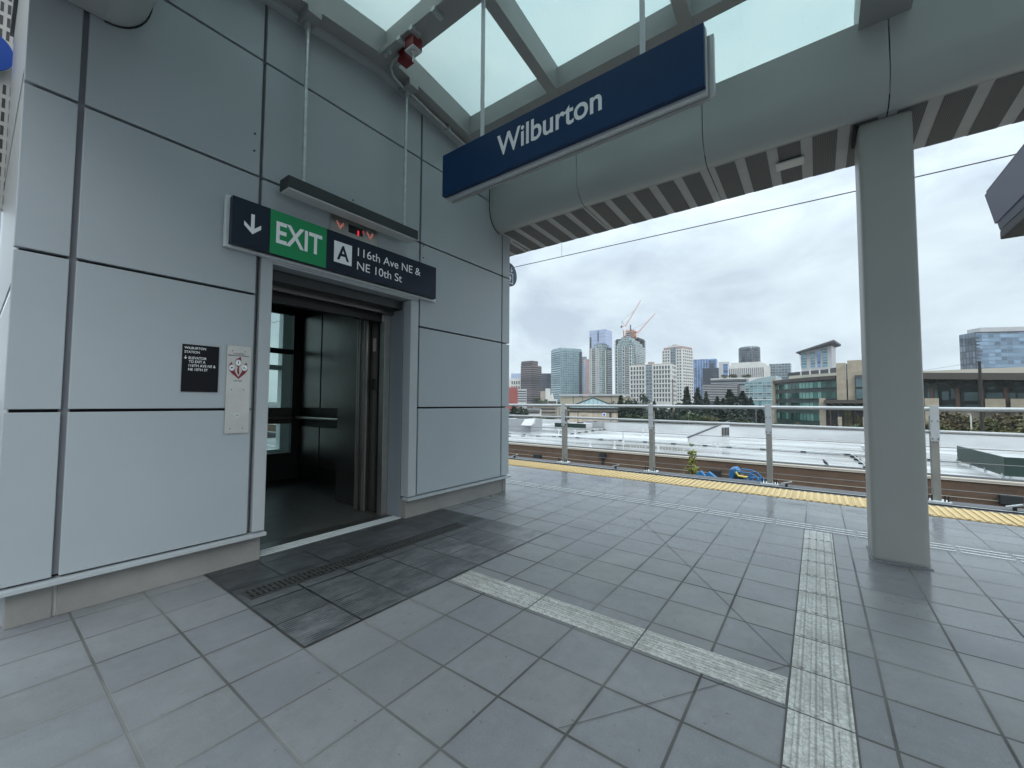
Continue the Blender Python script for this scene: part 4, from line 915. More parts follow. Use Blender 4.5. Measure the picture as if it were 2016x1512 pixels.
for dx in (-1.0, 1.4):
    for dy in (-.75, 1.35): MB().tube([(bm1.x+dx, y0+dy-.17, -8.52), (bm1.x+dx, y0+dy+.17, -8.52)], .48, 20).build('wheel', 'rubber', S, smooth=.6)
# ------------------------------------------------------------------ trees
def leaf_quads(b, c, n, r, size, rng, flat=.5):
    for _ in range(n):
        d = Vector((rng.gauss(0, 1), rng.gauss(0, 1), rng.gauss(0, flat))).normalized()*(rng.random()**.45*r); p = Vector(c)+d
        a = Vector((rng.gauss(0, 1), rng.gauss(0, 1), rng.gauss(0, .7))).normalized(); e2 = a.cross(Vector((rng.gauss(0, 1), rng.gauss(0, 1), rng.gauss(0, 1)))).normalized()
        s = size*rng.uniform(.6, 1.3); b.add([p-a*s, p-e2*s*.5, p+a*s, p+e2*s*.5], [(0, 1, 2, 3)])
def conifer(h, r, seed, leaf='leaf_dark', dens=1.5, base=.10, gap=.0, ls=.05):
    rng = random.Random(seed); b = MB(); n = int(34*dens)
    for i in range(n):
        t = base+(1-base)*((i+rng.random())/n); rad = r*(1-t)**.85*rng.uniform(.75, 1.12)+.03*r
        k = max(3, int(7*(1-t)+3))
        for j in range(k):
            if rng.random() < gap: continue
            an = rng.random()*6.283; rr = rad*rng.uniform(.45, 1.0); c = (math.cos(an)*rr, math.sin(an)*rr, t*h-rr*.22)
            leaf_quads(b, c, 9, rad*.30+.10, ls*h*rng.uniform(.5, .9), rng, .30)
    cr_ = b; tr = MB().tube([(0, 0, 0), (0, 0, h*.5), (0, 0, h*.96)], [h*.020+.03, h*.013, .02], 8); return cr_, tr, leaf
def broad(h, r, seed, leaf='leaf_mid', dens=1.6):
    rng = random.Random(seed); b = MB(); n = int(34*dens)
    tr = MB().tube([(0, 0, 0), (.02*h, 0, h*.4), (0, .02*h, h*.75)], [h*.03, h*.02, h*.008], 8)
    for i in range(n):
        an = rng.random()*6.283; t = rng.uniform(.22, .95); rad = r*math.sin(min(1, (t-.12)/.83)*math.pi)**.6*rng.uniform(.3, 1)
        c = Vector((math.cos(an)*rad, math.sin(an)*rad, t*h)); leaf_quads(b, c, 22, r*.33, .045*h, rng, .7)
        if i % 3 == 0: tr.tube([(0, 0, h*max(.15, t-.25)), c*.9+Vector((0, 0, 0))], [h*.010, .02], 5)
    return b, tr, leaf
_tm = {}
def tree(name, u, v0, v1, D, wpx, kind, label, group, cat='tree', seed=0, zbase=None):
    top = at(u, v0, D); zbs = at(u, v1, D).z if zbase is None else zbase
    h = top.z-zbs; wid = wpx/F_PX*D*.62
    key = (kind, seed % 3)
    if key not in _tm:
        f = {'con': lambda: conifer(10, 2.4, seed+3), 'slim': lambda: conifer(10, 1.5, seed+5), 'mid': lambda: broad(10, 3.6, seed+9), 'gold': lambda: broad(10, 4.4, seed+11, 'leaf_gold'), 'rust': lambda: broad(10, 4.4, seed+17, 'leaf_rust'), 'bushd': lambda: broad(10, 4.6, seed+21, 'leaf_dark')}[kind]
        c, t, lf = f(); me = []
        for nm, mb, mm in (('crown', c, lf), ('trunk', t, 'bark')):
            o = mb.build(nm, mm); me.append(o.data); bpy.data.objects.remove(o)
        _tm[key] = me
    root = thing(name, (top.x, top.y, zbs), label, cat, group)
    R0 = {'con': 2.4, 'slim': 1.5, 'mid': 3.6, 'gold': 4.4, 'rust': 4.4, 'bushd': 4.6}[kind]
    for nm, me in zip(('crown', 'trunk'), _tm[key]):
        o = bpy.data.objects.new(nm, me); col.objects.link(o); o.parent = root
    root.scale = (wid/2/R0*1.8, wid/2/R0*1.8, h/10); root.rotation_euler = (0, 0, seed*1.3)
    return root
ORD = 'first second third fourth fifth sixth seventh eighth ninth tenth eleventh twelfth thirteenth fourteenth fifteenth sixteenth seventeenth eighteenth nineteenth twentieth'.split()+['twenty-'+k for k in 'first second third fourth fifth sixth seventh eighth ninth'.split()]+['thirtieth']
def rank(us): return [ORD[sorted(range(len(us)), key=lambda k: us[k]).index(i)] for i in range(len(us))]
GZ = -9
tall = [(1352, 761, 26), (1373, 765, 26), (1390, 772, 20), (1436, 767, 34), (1462, 771, 34), (1478, 783, 22), (1412, 781, 24), (1496, 797, 20), (1424, 785, 26), (1448, 780, 28)]
for i, (u, v, wpx) in enumerate(tall):
    tree('conifer_tree', u, v, 836, 215+(i*7) % 40, wpx*1.15, 'con', 'tall dark conifer beyond the white roof, %s from the left of ten' % rank([q[0] for q in tall])[i], 'tall conifers beyond the white roof', seed=i, zbase=GZ)
low = [(1207, 793, 14), (1222, 779, 17), (1240, 783, 18), (1252, 790, 14), (1267, 776, 13), (1288, 790, 15), (1303, 800, 18), (1322, 803, 16), (1338, 800, 18), (1230, 797, 22), (1212, 803, 20), (1260, 800, 20), (1278, 806, 18), (1296, 808, 18), (1330, 812, 18), (1348, 808, 20), (1385, 802, 24), (1404, 800, 24), (1225, 806, 22), (1246, 806, 22), (1266, 810, 22), (1290, 812, 22), (1312, 811, 22), (1420, 806, 26), (1440, 804, 28), (1460, 806, 26), (1118, 806, 9), (1012, 799, 18), (1026, 800, 18), (1036, 805, 14)]
lr_ = [q[0] for q in low if q[0] > 1130]; ll_ = [q[0] for q in low if q[0] <= 1130]; lrank = {**dict(zip(lr_, rank(lr_))), **dict(zip(ll_, rank(ll_)))}
for i, (u, v, wpx) in enumerate(low):
    tree('conifer_tree', u, v, 836, 150+(i*11) % 50, wpx*1.9, 'con' if i % 2 else 'bushd', ('low dark evergreen in the row behind the white roof, %s from the left' % lrank[u]) if u > 1130 else ('dark evergreen left of the pyramid roofed pavilion, %s from the left' % lrank[u]), 'evergreens in a row behind the white roof' if u > 1130 else 'evergreens left of the pavilion', seed=i+1, zbase=GZ)
leafy = ((1060, 783, 800, 420, 16, 'mid'), (1078, 786, 800, 400, 16, 'mid'), (1096, 790, 803, 380, 14, 'mid'), (1245, 816, 836, 110, 22, 'mid'), (1275, 818, 836, 112, 20, 'mid'), (1364, 812, 838, 120, 22, 'mid'), (1390, 817, 838, 122, 24, 'gold'), (1338, 793, 812, 230, 14, 'mid'), (1084, 816, 828, 160, 16, 'mid'), (1062, 818, 832, 150, 14, 'mid'), (1240, 792, 830, 210, 10, 'mid'), (1455, 822, 836, 170, 18, 'mid'))
yl_ = [q[0] for q in leafy if q[0] < 1130]; yr_ = [q[0] for q in leafy if q[0] >= 1130]; yrank = {**dict(zip(yl_, rank(yl_))), **dict(zip(yr_, rank(yr_)))}
for i, (u, v, v1, D, wpx, k) in enumerate(leafy):
    tree('leafy_tree', u, v, v1, D, wpx*1.4, k, ('round leafy tree among the low buildings left of the pavilion, %s from the left' % yrank[u]) if u < 1130 else ('small light green leafy tree before the dark evergreens, %s from the left' % yrank[u]), 'leafy trees left of the pavilion' if u < 1130 else 'leafy trees before the evergreens', seed=i)
shrubs = ((1838, 822, 26, 'gold'), (1866, 814, 34, 'rust'), (1888, 818, 30, 'gold'), (1858, 830, 34, 'gold'), (1944, 826, 30, 'gold'), (1966, 820, 34, 'rust'), (1992, 816, 38, 'gold'), (2014, 820, 36, 'rust'), (1955, 834, 36, 'gold'), (2030, 826, 36, 'gold'), (1908, 834, 24, 'gold'))
for i, (u, v, wpx, k) in enumerate(shrubs):
    tree('shrub', u, v, 856, 120+i % 4*4, wpx*1.3, k, ('rust tinged' if k == 'rust' else 'yellow green')+' shrub before the beige office wall, %s of its colour from the left' % rank([q[0] for q in shrubs if q[3] == k])[[q for q in shrubs if q[3] == k].index((u, v, wpx, k))], 'rusty shrubs right of the column' if k == 'rust' else 'yellow green shrubs right of the column', 'shrub', seed=i, zbase=GZ)
for i, (u, v, wpx) in enumerate(((1669, 799, 9), (1690, 815, 6))):
    tree('street_tree', u, v, 842, 165, wpx, 'gold', ['slender young tree before the dark entrance canopy of the office', 'short young tree right beside the column before the office'][i], 'young trees before the office', seed=i+2, zbase=GZ)
for i, u in enumerate((1455, 1480, 1508, 1530, 1570, 1600, 1640, 1690)):
    tree('hedge_bush', u, 830+i*.9, 846, 120+i, 34, 'mid' if i % 2 else 'rust', 'low hedge bush along the far edge of the white roof, %s from the left' % ORD[i], 'hedge bushes before the office', 'hedge', seed=i, zbase=GZ)
c, t, lf = conifer(6.9, 1.5, 77, 'leaf_young', 1.8, .25, .40, .017)
p_ = on_y(1362, 875, 22)
r_ = thing('young_conifer', (p_.x, 22, GZ), 'young yellow green conifer standing alone before the brick wall', 'tree')
for nm, mb, mm in (('crown', c, 'leaf_young'), ('trunk', t, 'bark')):
    mb.v = [(x+p_.x, y+22, z*(p_.z-GZ)/6.9+GZ) for x, y, z in mb.v]; mb.build(nm, mm, r_)
# poles
def pole(u, v0, v1, D, r, m, label, arm=0, name='light_pole', group=None, zb=GZ):
    a, b = at(u, v0, D), at(u, v1, D); S = thing(name, (a.x, a.y, zb), label, 'pole', group)
    pts = [(a.x, a.y, zb), (a.x, a.y, a.z-.3)]
    MB().tube(pts, [r*1.25, r], 8).build('shaft', m, S, smooth=.8)
    if arm:
        MB().tube([(a.x, a.y, a.z-.3), (a.x+arm*.25, a.y, a.z-.05), (a.x+arm, a.y, a.z)], r*.7, 8).build('arm', m, S); MB().box(a.x+arm*.7, a.x+arm*1.5, a.y-.12, a.y+.12, a.z-.06, a.z+.06).build('lamp_head', m, S)
    return S
pole(1356, 811, 838, 120, .10, 'polewhite', 'white curved street lamp before the tall conifers', .35)
pole(1911, 815, 852, 118, .10, 'polewhite', 'white street lamp among the shrubs right of the column', -.3)
pole(1365, 800, 835, 150, .06, 'wood_dark', 'thin dark pole just right of the white street lamp')
for i, u in enumerate((1455, 1468, 1488)): pole(u, 794+i*3, 832, 190, .09, 'b_grey', ['thin grey lamp post before the conifer clump, leftmost of three', 'thin grey lamp post before the conifer clump, middle of three', 'thin grey lamp post before the conifer clump, rightmost of three'][i], -1.2 if i == 0 else 0, group='lamp posts before the conifers')
pole(1094, 800, 830, 160, .08, 'b_grey', 'thin grey lamp post left of the pavilion', .8)
q = pole(1324, 745, 838, 160, .16, 'wood_pole', 'tall pinkish utility pole before the white gridded building', name='utility_pole')
a = at(1324, 750, 160); MB().box(a.x-.9, a.x+.9, a.y-.06, a.y+.06, a.z-.3, a.z-.1).build('crossarm', 'wood_pole', q)
q = pole(1928, 708, 855, 110, .20, 'wood_dark', 'dark wooden utility pole before the office at the right', name='utility_pole')
a = at(1928, 745, 110); MB().tube([(a.x, a.y-.25, a.z), (a.x, a.y-.25, a.z-11)], .22, 8).build('cable_riser', 'wood_dark', q)
for i, (ua, va, ub, vb) in enumerate(((1790, 728, 1928, 712), (1790, 752, 1928, 745))):
    a, b = at(1928, vb, 110), at(1700, va+12, 118); MB().tube([a, (a+b)/2-Vector((0, 0, .5)), b], .02, 5).build('wire', 'wire', q)
# ------------------------------------------------------------------ buildings: helper
class Bld:
    def __init__(s, name, label, u0, us, u1, vt, D, phi, wall, v1=None, group=None, depth=None, cat='building', z0=GZ, roofm='roofgrey', uvwall=True):
        c = at(us, 780, D); s.C = Vector((c.x, c.y, 0)); d = Vector((c.x, c.y, 0)).normalized(); r = Vector((d.y, -d.x, 0)); f = math.radians(phi)
        s.a = -r*math.cos(f)+d*math.sin(f); s.b = r*math.sin(f)+d*math.cos(f)
        def hit(u, dr):
            k = ray(u, 780); k = Vector((k.x, k.y, 0)).normalized(); n = Vector((-k.y, k.x, 0)); return -s.C.dot(n)/dr.dot(n)
        s.wl = hit(u0, s.a); s.wr = hit(u1, s.b) if u1 > us+.5 else (depth or s.wl*.7)
        s.us, s.D = us, D; s.zt = at(us, vt, D).z; s.z0 = z0; s.wins = []
        s.root = thing(name, (s.C.x, s.C.y, z0), label, cat, group)
        s.nl = -s.b; s.nr = -s.a; s.wall = wall
        s.body('wall', wall, 0, 1, 0, 1, s.z0, s.zt)
    def zv(s, v): return at(s.us, v, s.D).z
    def P(s, i, j, z): return s.C+s.a*(s.wl*i)+s.b*(s.wr*j)+Vector((0, 0, z))
    def body(s, name, m, i0, i1, j0, j1, z0, z1, roof='roofgrey', par=.0):
        b = MB(); c = [s.P(i0, j0, 0), s.P(i1, j0, 0), s.P(i1, j1, 0), s.P(i0, j1, 0)]; Z = lambda p, z: Vector((p.x, p.y, z))
        for k in range(4):
            p, q = c[k], c[(k+1) % 4]; b.quad(Z(q, z0), Z(p, z0), Z(p, z1), Z(q, z1), ((q-p).length, z1-z0))
        o = b.build(name, m, s.root)
        b = MB(); b.add([Z(p, z1-.3) for p in c], [(0, 3, 2, 1)]); b.build('roof', roof, s.root); return o
    def face(s, f): return (s.C, s.a, s.wl, s.nl) if f == 'L' else (s.C, s.b, s.wr, s.nr)
    def strip(s, f, s0, s1, z0, z1, m, name, off=.15, uv=False):
        o, d, w_, n = s.face(f); A = o+d*(w_*s0)+n*off; B = o+d*(w_*s1)+n*off; b = MB()
        if uv:
            Zz = lambda p, z: Vector((p.x, p.y, z)); b.quad(Zz(B, z0), Zz(A, z0), Zz(A, z1), Zz(B, z1), ((B-A).length, z1-z0)) if f == 'L' else b.quad(Zz(A, z0), Zz(B, z0), Zz(B, z1), Zz(A, z1), ((B-A).length, z1-z0))
        else: b.obox(((A+B)/2-n*off/2)+Vector((0, 0, (z0+z1)/2)), (B-A)/2, n*(off/2+.01), (0, 0, (z1-z0)/2))
        return b.build(name, m, s.root)
    def grid(s, f, s0, s1, z0, z1, nc, nr, fw_=.6, fh=.6, m='win'):
        o, d, w_, n = s.face(f); cw = w_*(s1-s0)/nc; ch = (z1-z0)/nr
        for r in range(nr):
            for c in range(nc):
                p = o+d*(w_*s0+cw*(c+.5))+n*.06+Vector((0, 0, z0+ch*(r+.5))); s.wins.append((p, d, n, cw*fw_, ch*fh, m))
    def bands(s, f, s0, s1, z0, z1, n, frac, m='win_band', off=.08):
        h = (z1-z0)/n
        for k in range(n): s.strip(f, s0, s1, z0+h*(k+.5-frac/2), z0+h*(k+.5+frac/2), m, 'window_band', off)
    def done(s):
        s.wins.sort(key=lambda q: -q[3]*q[4]); rest = {}
        meshes = {}
        for i, (p, d, n, w_, h, m) in enumerate(s.wins):
            if i < 100:
                key = (round(w_, 2), round(h, 2), m, round(d.x, 3))
                if key not in meshes:
                    b = MB(); b.obox((0, 0, 0), d*w_/2, n*.08, (0, 0, h/2)); o = b.build('window', m); o.parent = s.root; meshes[key] = o.data
                else: o = bpy.data.objects.new('window', meshes[key]); col.objects.link(o); o.parent = s.root
                o.location = p-WO[s.root]
            else: rest.setdefault(m, MB()).obox(p, d*w_/2, n*.08, (0, 0, h/2))
        for m, b in rest.items(): b.build('window', m, s.root, kind='stuff')
        return s
# ------------------------------------------------------------------ skyline
def simple(name, label, u0, us, u1, vt, D, phi, wall, **k): return Bld(name, label, u0, us, u1, vt, D, phi, wall, **k)
simple('office_tower', 'pale lavender block peeking over the small white gridded block', 1006, 1028, 1028, 735, 1000, 8, 'f_lav')
B = simple('office_block', 'small white block with square windows beside the brown tower', 1000, 1024, 1024, 745, 760, 8, 'b_white'); B.grid('L', .0, .75, B.zv(790), B.zv(748), 4, 4, .55, .6); B.done()
B = simple('apartment_block', 'brick red block with vertical ribs at the tower corner', 996, 1018, 1018, 763, 560, 5, 'b_red')
for k in range(5): B.strip('L', .05+k*.2, .12+k*.2, B.z0, B.zv(760+k % 2*2), 'b_red', 'rib', .8)
B = simple('office_block', 'low grey block with dark horizontal bands before the brown tower', 1018, 1036, 1036, 766, 620, 5, 'b_palegrey'); B.bands('L', 0, 1, B.zv(792), B.zv(768), 5, .45)
B = simple('brown_tower', 'brown tower with horizontal dark bands and a stepped top', 1025, 1047, 1066, 719, 700, 38, 'f_brown')
B.body('upper_floors', 'f_brown', 0, .95, 0, .62, B.zt+.01, B.zv(710)); B.bands('L', 0, 1, B.zv(790), B.zv(713), 19, .42); B.bands('R', 0, 1, B.zv(790), B.zv(721), 17, .42)
simple('dark_tower', 'dark slate block between the brown and the teal towers', 1060, 1086, 1086, 735, 880, 6, 'f_slate')
B = simple('civic_block', 'low white block with a tall fin before the dark slate block', 1064, 1074, 1074, 770, 520, 5, 'b_tan'); B.strip('L', -.95, .0, B.z0, B.zv(765), 'b_white', 'fin', 1.5)
B = simple('teal_tower', 'broad teal glass tower with a pale banded left side', 1085, 1104, 1146, 687, 640, 58, 'f_teal')
B.strip('L', 0, 1, B.z0, B.zt-1, 'f_band', 'pale_facade', .15, uv=True); B.bands('L', .03, .97, B.zv(790), B.zv(690), 24, .48, 'f_band' if 0 else 'win_teal', .3)
for k in range(15): B.strip('R', .03+k*.066, .036+k*.066, B.z0, B.zt, 'b_bluegrey', 'mullion', .3)
B.strip('R', .86, 1, B.z0, B.zt-3, 'f_slate', 'dark_facade', .2, uv=True); B.body('crown', 'f_band', .02, .98, .02, .98, B.zt, B.zt+2.2)
simple('office_tower', 'narrow grey tower behind the teal glass tower', 1140, 1154, 1154, 702, 900, 8, 'f_grey')
B = simple('pink_tower', 'narrow pink tower between the teal tower and the condos', 1149, 1162, 1162, 707, 820, 8, 'b_pink'); B.strip('L', .72, .98, B.zv(770), B.zv(712), 'f_lav', 'glass_strip', .2, uv=True)
B = simple('lavender_tower', 'tall lavender glass tower behind the pair of condo towers', 1161, 1193, 1206, 648, 1050, 24, 'f_lav'); B.strip('L', .42, .50, B.zv(672), B.zv(651), 'slab', 'recess', .3)
B.strip('L', .88, 1.0, B.zv(720), B.zv(661), 'f_dband', 'balcony_stack', .3, uv=True)
def condo(label, u0, us, u1, vt, D, phi, big):
    B = Bld('condo_tower', label, u0, us, u1, vt, D, phi, 'f_condo', group='condo towers with white piers')
    zb_ = B.zv(775)
    if not big:
        B.body('crown', 'f_condo', .08, .72, .1, .8, B.zt, B.zv(vt-8), ); B.body('crown', 'f_condod', .15, .6, .2, .7, B.zv(vt-8), B.zv(vt-9.5))
        for a0, a1 in ((.78, .95), (.36, .50)):
            B.strip('L', a0, a1, zb_, B.zt, 'b_white', 'pier', .5); B.strips = None
        for a0, a1 in ((.80, .93), (.38, .48)):
            o, d, w_, n = B.face('L'); nr = 24; ch = (B.zt-zb_)/nr
            for r in range(nr): p = o+d*(w_*(a0+a1)/2)+n*.55+Vector((0, 0, zb_+ch*(r+.5))); B.wins.append((p, d, n, w_*(a1-a0)*.6, ch*.5, 'win'))
        B.strip('L', .50, .78, zb_, B.zt-2, 'f_condod', 'balcony_recess', .2, uv=True); B.bands('L', .52, .76, zb_, B.zt-2, 24, .35, 'b_palegrey', .45)
        B.strip('L', .24, .27, zb_, B.zt-2, 'b_white', 'pier', .5)
        B.strip('R', .30, .34, zb_, B.zt-3, 'b_white', 'pier', .5); B.strip('R', .45, .95, zb_, B.zt+2, 'f_condod', 'balcony_recess', .3, uv=True); B.bands('R', .5, .93, zb_, B.zt-2, 24, .35, 'b_palegrey', .5)
    else:
        for a0, a1 in ((.86, .97), (.50, .62), (.15, .28)):
            B.strip('L', a0, a1, zb_, B.zt, 'b_white', 'pier', .5)
            o, d, w_, n = B.face('L'); nr = 14; ch = (B.zt-zb_)/nr
            for r in range(nr): p = o+d*(w_*(a0+a1)/2)+n*.55+Vector((0, 0, zb_+ch*(r+.5))); B.wins.append((p, d, n, w_*(a1-a0)*.62, ch*.8, 'win_teal'))
        B.strip('L', .28, .50, zb_, B.zt-1, 'f_condod', 'balcony_recess', .2, uv=True); B.bands('L', .29, .49, zb_, B.zt-1, 26, .4, 'b_palegrey', .45)
        B.strip('R', 0, 1, zb_, B.zt-1, 'f_condo', 'glazed_side', .15, uv=True); B.bands('R', .05, .95, zb_, B.zt-1, 28, .28, 'b_palegrey', .35)
        B.body('crown', 'f_condo', .08, .92, .05, .95, B.zt, B.zv(vt-7)); B.body('crown', 'f_condo', .2, .88, .1, .9, B.zv(vt-7), B.zv(vt-12)); B.body('crown', 'f_condo', .38, .78, .2, .8, B.zv(vt-12), B.zv(vt-19))
    return B.done()
condo('condo tower with two white window piers and a rounded top, left of the crane', 1160, 1186, 1205, 684, 600, 30, False)
condo('taller condo tower with stepped glass top below the crane', 1211, 1251, 1270, 679, 610, 22, True)
# tower under construction with two luffing cranes
B = simple('unfinished_tower', 'concrete tower under construction with orange formwork behind the condo', 1213, 1257, 1270, 664, 720, 20, 'slab')
for k in range(14): 
    z = B.zv(668+k*3.2); b = MB(); c = [B.P(-.04, -.06, z), B.P(1.04, -.06, z), B.P(1.04, 1.05, z), B.P(-.04, 1.05, z)]; b.prism(c, (0, 0, .7)).build('floor_slab', 'slab', B.root)
B.body('core', 'orange', .25, .72, .2, .8, B.zt+1, B.zv(648)); B.bands('L', .26, .55, B.zv(662), B.zv(650), 3, .35, 'b_palegrey', -B.wr*.19)
b = MB(); c = B.P(.48, .5, B.zv(648)); b.bar(c, c+Vector((0, 0, 12)), 1.6); b.build('placing_boom', 'slab', B.root)
for k in range(7): c = B.P(.28+.07*k, .2, B.zv(648)); MB().box(c.x-.5, c.x+.5, c.y-.5, c.y+.5, c.z, c.z+random.uniform(1, 3)).build('formwork_post', 'orange', B.root)
def crane(label, D, foot, tip, apex, counter, mast_u, mast_v0, mast_v1):
    S = thing('tower_crane', at(mast_u, mast_v1, D), label, 'crane', 'cranes on the unfinished tower')
    f, t, a = at(*foot, D), at(*tip, D), at(*apex, D); m0, m1 = at(mast_u, mast_v1, D), at(mast_u, mast_v0, D)
    d = (t-f).normalized(); side = d.cross(Vector((0, 1, 0))).normalized()
    b = MB()
    for s in (-1, 1): b.bar(f+side*s*.9, t+side*s*.3, .85)
    n = 14
    for i in range(n): b.bar(f+(t-f)*(i/n)+side*(.8 if i % 2 else -.8)*(1-i/n*.7), f+(t-f)*((i+1)/n)+side*(-.8 if i % 2 else .8)*(1-(i+1)/n*.7), .35)
    b.build('jib', 'crane', S); MB().bar(m0, m1, 2.2).build('mast', 'cranew', S)
    cl, cr2 = at(*counter[0], D), at(*counter[1], D); MB().bar(cl, cr2, 1.8).build('counter_jib', 'crane', S); MB().bar(cl, cl+(cr2-cl)*.25-Vector((0, 0, 1)), 3.2).build('counterweight', 'slab', S)
    b = MB(); b.bar(a, cl+(cr2-cl)*.15, .4); b.bar(a, cl+(cr2-cl)*.75, .4); b.build('a_frame', 'slab', S)
    MB().bar(a, f+(t-f)*.62, .22).build('pendant_line', 'wire', S); c2 = cl+(cr2-cl)*.75; MB().box(c2.x-1.1, c2.x+1.1, c2.y-1.1, c2.y+1.1, c2.z+.9, c2.z+3.4).build('cab', 'cranew', S)
crane('taller luffing crane with steep pink jib on the unfinished tower', 735, (1232, 641), (1261.5, 591), (1224.5, 632), ((1222, 643), (1233, 642)), 1230, 643, 662)
crane('lower luffing crane leaning right over the condo tower', 735, (1253, 658), (1290, 617), (1246, 648), ((1246, 659), (1256, 660)), 1254, 659, 672)
# white gridded blocks
B = simple('gridded_block', 'broad white mid rise with square window grid and glass centre strip', 1240, 1323, 1333, 717, 470, 14, 'b_white')
zb_, ztp = B.zv(792), B.zt-.5
for a0, a1, nc in ((.63, .985, 5), (.03, .43, 6)): B.grid('L', a0, a1, zb_, ztp, nc, 8, .56, .70)
B.strip('L', .45, .60, zb_, ztp+1, 'f_grey', 'glass_strip', .3, uv=True); B.grid('R', .1, .95, zb_, ztp, 3, 8, .5, .6)
B.body('cornice', 'b_cream', .05, .98, .05, .95, B.zt, B.zt+1.3); B.body('roof_lantern', 'b_pink', .46, .56, .1, .5, B.zt+1.3, B.zt+4); 
for k in range(8): B.strip('L', 0, .45, zb_+k*(ztp-zb_)/8-.35, zb_+k*(ztp-zb_)/8+.35, 'b_white', 'ledge', .4); B.strip('L', .60, 1, zb_+k*(ztp-zb_)/8-.35, zb_+k*(ztp-zb_)/8+.35, 'b_white', 'ledge', .4)
B.done()
B = simple('gridded_tower', 'white stepped tower with square windows and pinkish crown', 1304, 1344, 1366, 686, 560, 28, 'b_white')
zb_ = B.zv(790); B.body('crown', 'b_pink', .02, .92, .02, .95, B.zt, B.zv(681)); B.body('crown', 'b_white', .15, .75, .1, .9, B.zv(681), B.zv(678)); B.body('crown', 'b_pink', .40, .60, .2, .8, B.zv(678), B.zv(675.5))
B.strip('L', .30, .56, zb_, B.zt+2.5, 'f_grey', 'glass_strip', .3, uv=True); B.grid('L', .60, .97, zb_, B.zt-.5, 3, 17, .52, .55); B.grid('L', .03, .27, zb_, B.zt-.5, 2, 17, .52, .55); B.grid('R', .05, .95, zb_, B.zt-.5, 5, 17, .5, .5); B.done()
B = simple('blue_tower', 'bright blue glass block right of the white gridded tower', 1364, 1412, 1412, 706, 760, 4, 'f_blue'); B.strip('L', .1, .3, B.z0, B.zv(714), 'f_slate', 'dark_facade', .3, uv=True)
for k in range(6): B.strip('L', .34+k*.11, .36+k*.11, B.z0, B.zt, 'b_bluegrey', 'fin', .5)
B = simple('blue_block', 'dark blue glass block before the bright blue one', 1384, 1416, 1419, 724, 700, 5, 'f_slate')
B = simple('striped_block', 'white block with dark vertical window strips under the dark drum', 1434, 1505, 1518, 717, 560, 10, 'b_white', depth=50)
zb_, ztp = B.zv(742), B.zt-1.5
for k in range(18): B.strip('L', .01+k*.055, .033+k*.055, zb_, ztp-2, 'win', 'window_strip', .12)
B.body('upper_storey', 'b_white', .1, .92, .05, .95, B.zt, B.zv(711)); B.done()
B = simple('white_block', 'pale block with blue glass left of the striped white block', 1416, 1436, 1436, 712, 590, 4, 'b_palegrey'); B.strip('L', .1, .55, B.zv(740), B.zv(716), 'f_blue', 'glass_strip', .2, uv=True)
c = at(1477, 780, 820); R0 = 16.2/F_PX*820
S = thing('drum_tower', (c.x, c.y, GZ), 'dark round topped glass tower rising behind the striped block', 'building')
zt0 = at(1477, 683, 820).z; b = MB(); n = 28; Rv = [(R0, GZ), (R0, zt0-4), (R0*.96, zt0-1.5), (R0*.80, zt0)]
for (ra, za_), (rb, zb2) in zip(Rv[:-1], Rv[1:]):
    for k in range(n):
        t0, t1 = 2*math.pi*k/n, 2*math.pi*(k+1)/n; f = lambda r, t, z: (c.x+r*math.cos(t), c.y+r*math.sin(t), z); cwid = 2*math.pi*R0/n
        b.add([f(ra, t0, za_), f(ra, t1, za_), f(rb, t1, zb2), f(rb, t0, zb2)], [(0, 1, 2, 3)], [[(k*cwid, za_+9), ((k+1)*cwid, za_+9), ((k+1)*cwid, zb2+9), (k*cwid, zb2+9)]])
b.build('wall', 'f_drum', S); b = MB(); b.add([(c.x+R0*.8*math.cos(2*math.pi*k/n), c.y+R0*.8*math.sin(2*math.pi*k/n), zt0) for k in range(n)], [tuple(range(n))]); b.build('roof', 'roofgrey', S)
simple('office_block', 'grey green block right of the striped white block', 1516, 1558, 1558, 715, 640, 4, 'f_grey')
B = simple('banded_block', 'low dark block with thin pale horizontal bands behind the conifers', 1384, 1452, 1457, 755, 420, 5, 'b_dark'); B.bands('L', 0, 1, B.zv(790), B.zv(756), 10, .35, 'b_palegrey', .2)
B = simple('terrace_block', 'low pale terrace block with planted roof before the striped block', 1400, 1470, 1475, 744, 450, 6, 'b_grey'); B.strip('L', -.05, 1, B.zt-.9, B.zt+.2, 'b_white', 'roof_edge', 1.2); B.bands('L', 0, 1, B.zv(760), B.zv(747), 2, .5)
for i, u in enumerate((1426, 1440, 1446, 1466, 1473)): tree('roof_shrub', u, 737, 745, 452, 10, 'gold', 'yellow green shrub planted on the terrace roof, %s from the left' % ORD[i], 'shrubs on the terrace roof', 'shrub', seed=i)
B = simple('city_building', 'teal glass low rise with a roofline rising to the right', 1467, 1528, 1528, 752, 400, 8, 'f_teal2')
b = MB(); p = [B.P(1, 0, B.zt), B.P(0, 0, B.zt), B.P(0, 0, B.zv(739)), B.P(.55, 0, B.zv(744))]; b.prism(p, B.b*30).build('sloped_storey', 'f_teal2', B.root)
B.bands('L', 0, 1, B.zv(785), B.zv(755), 6, .18, 'b_palegrey', .3); B.strip('L', 0, 1, B.zv(788), B.zv(786), 'b_white', 'base_beam', .8)
B = simple('hotel_tower', 'grey and blue hotel tower under a tilted flat roof', 1579, 1640, 1648, 689, 600, 8, 'b_palegrey')
zb_, ztp = B.zv(722), B.zt
for a0, a1, m_ in ((.82, .99, 'f_hotel'), (.54, .68, 'f_hotel'), (.14, .30, 'f_hotel')): B.strip('L', a0, a1, zb_, ztp+(.8-a0)*8-2, m_, 'window_bay', .3, uv=True)
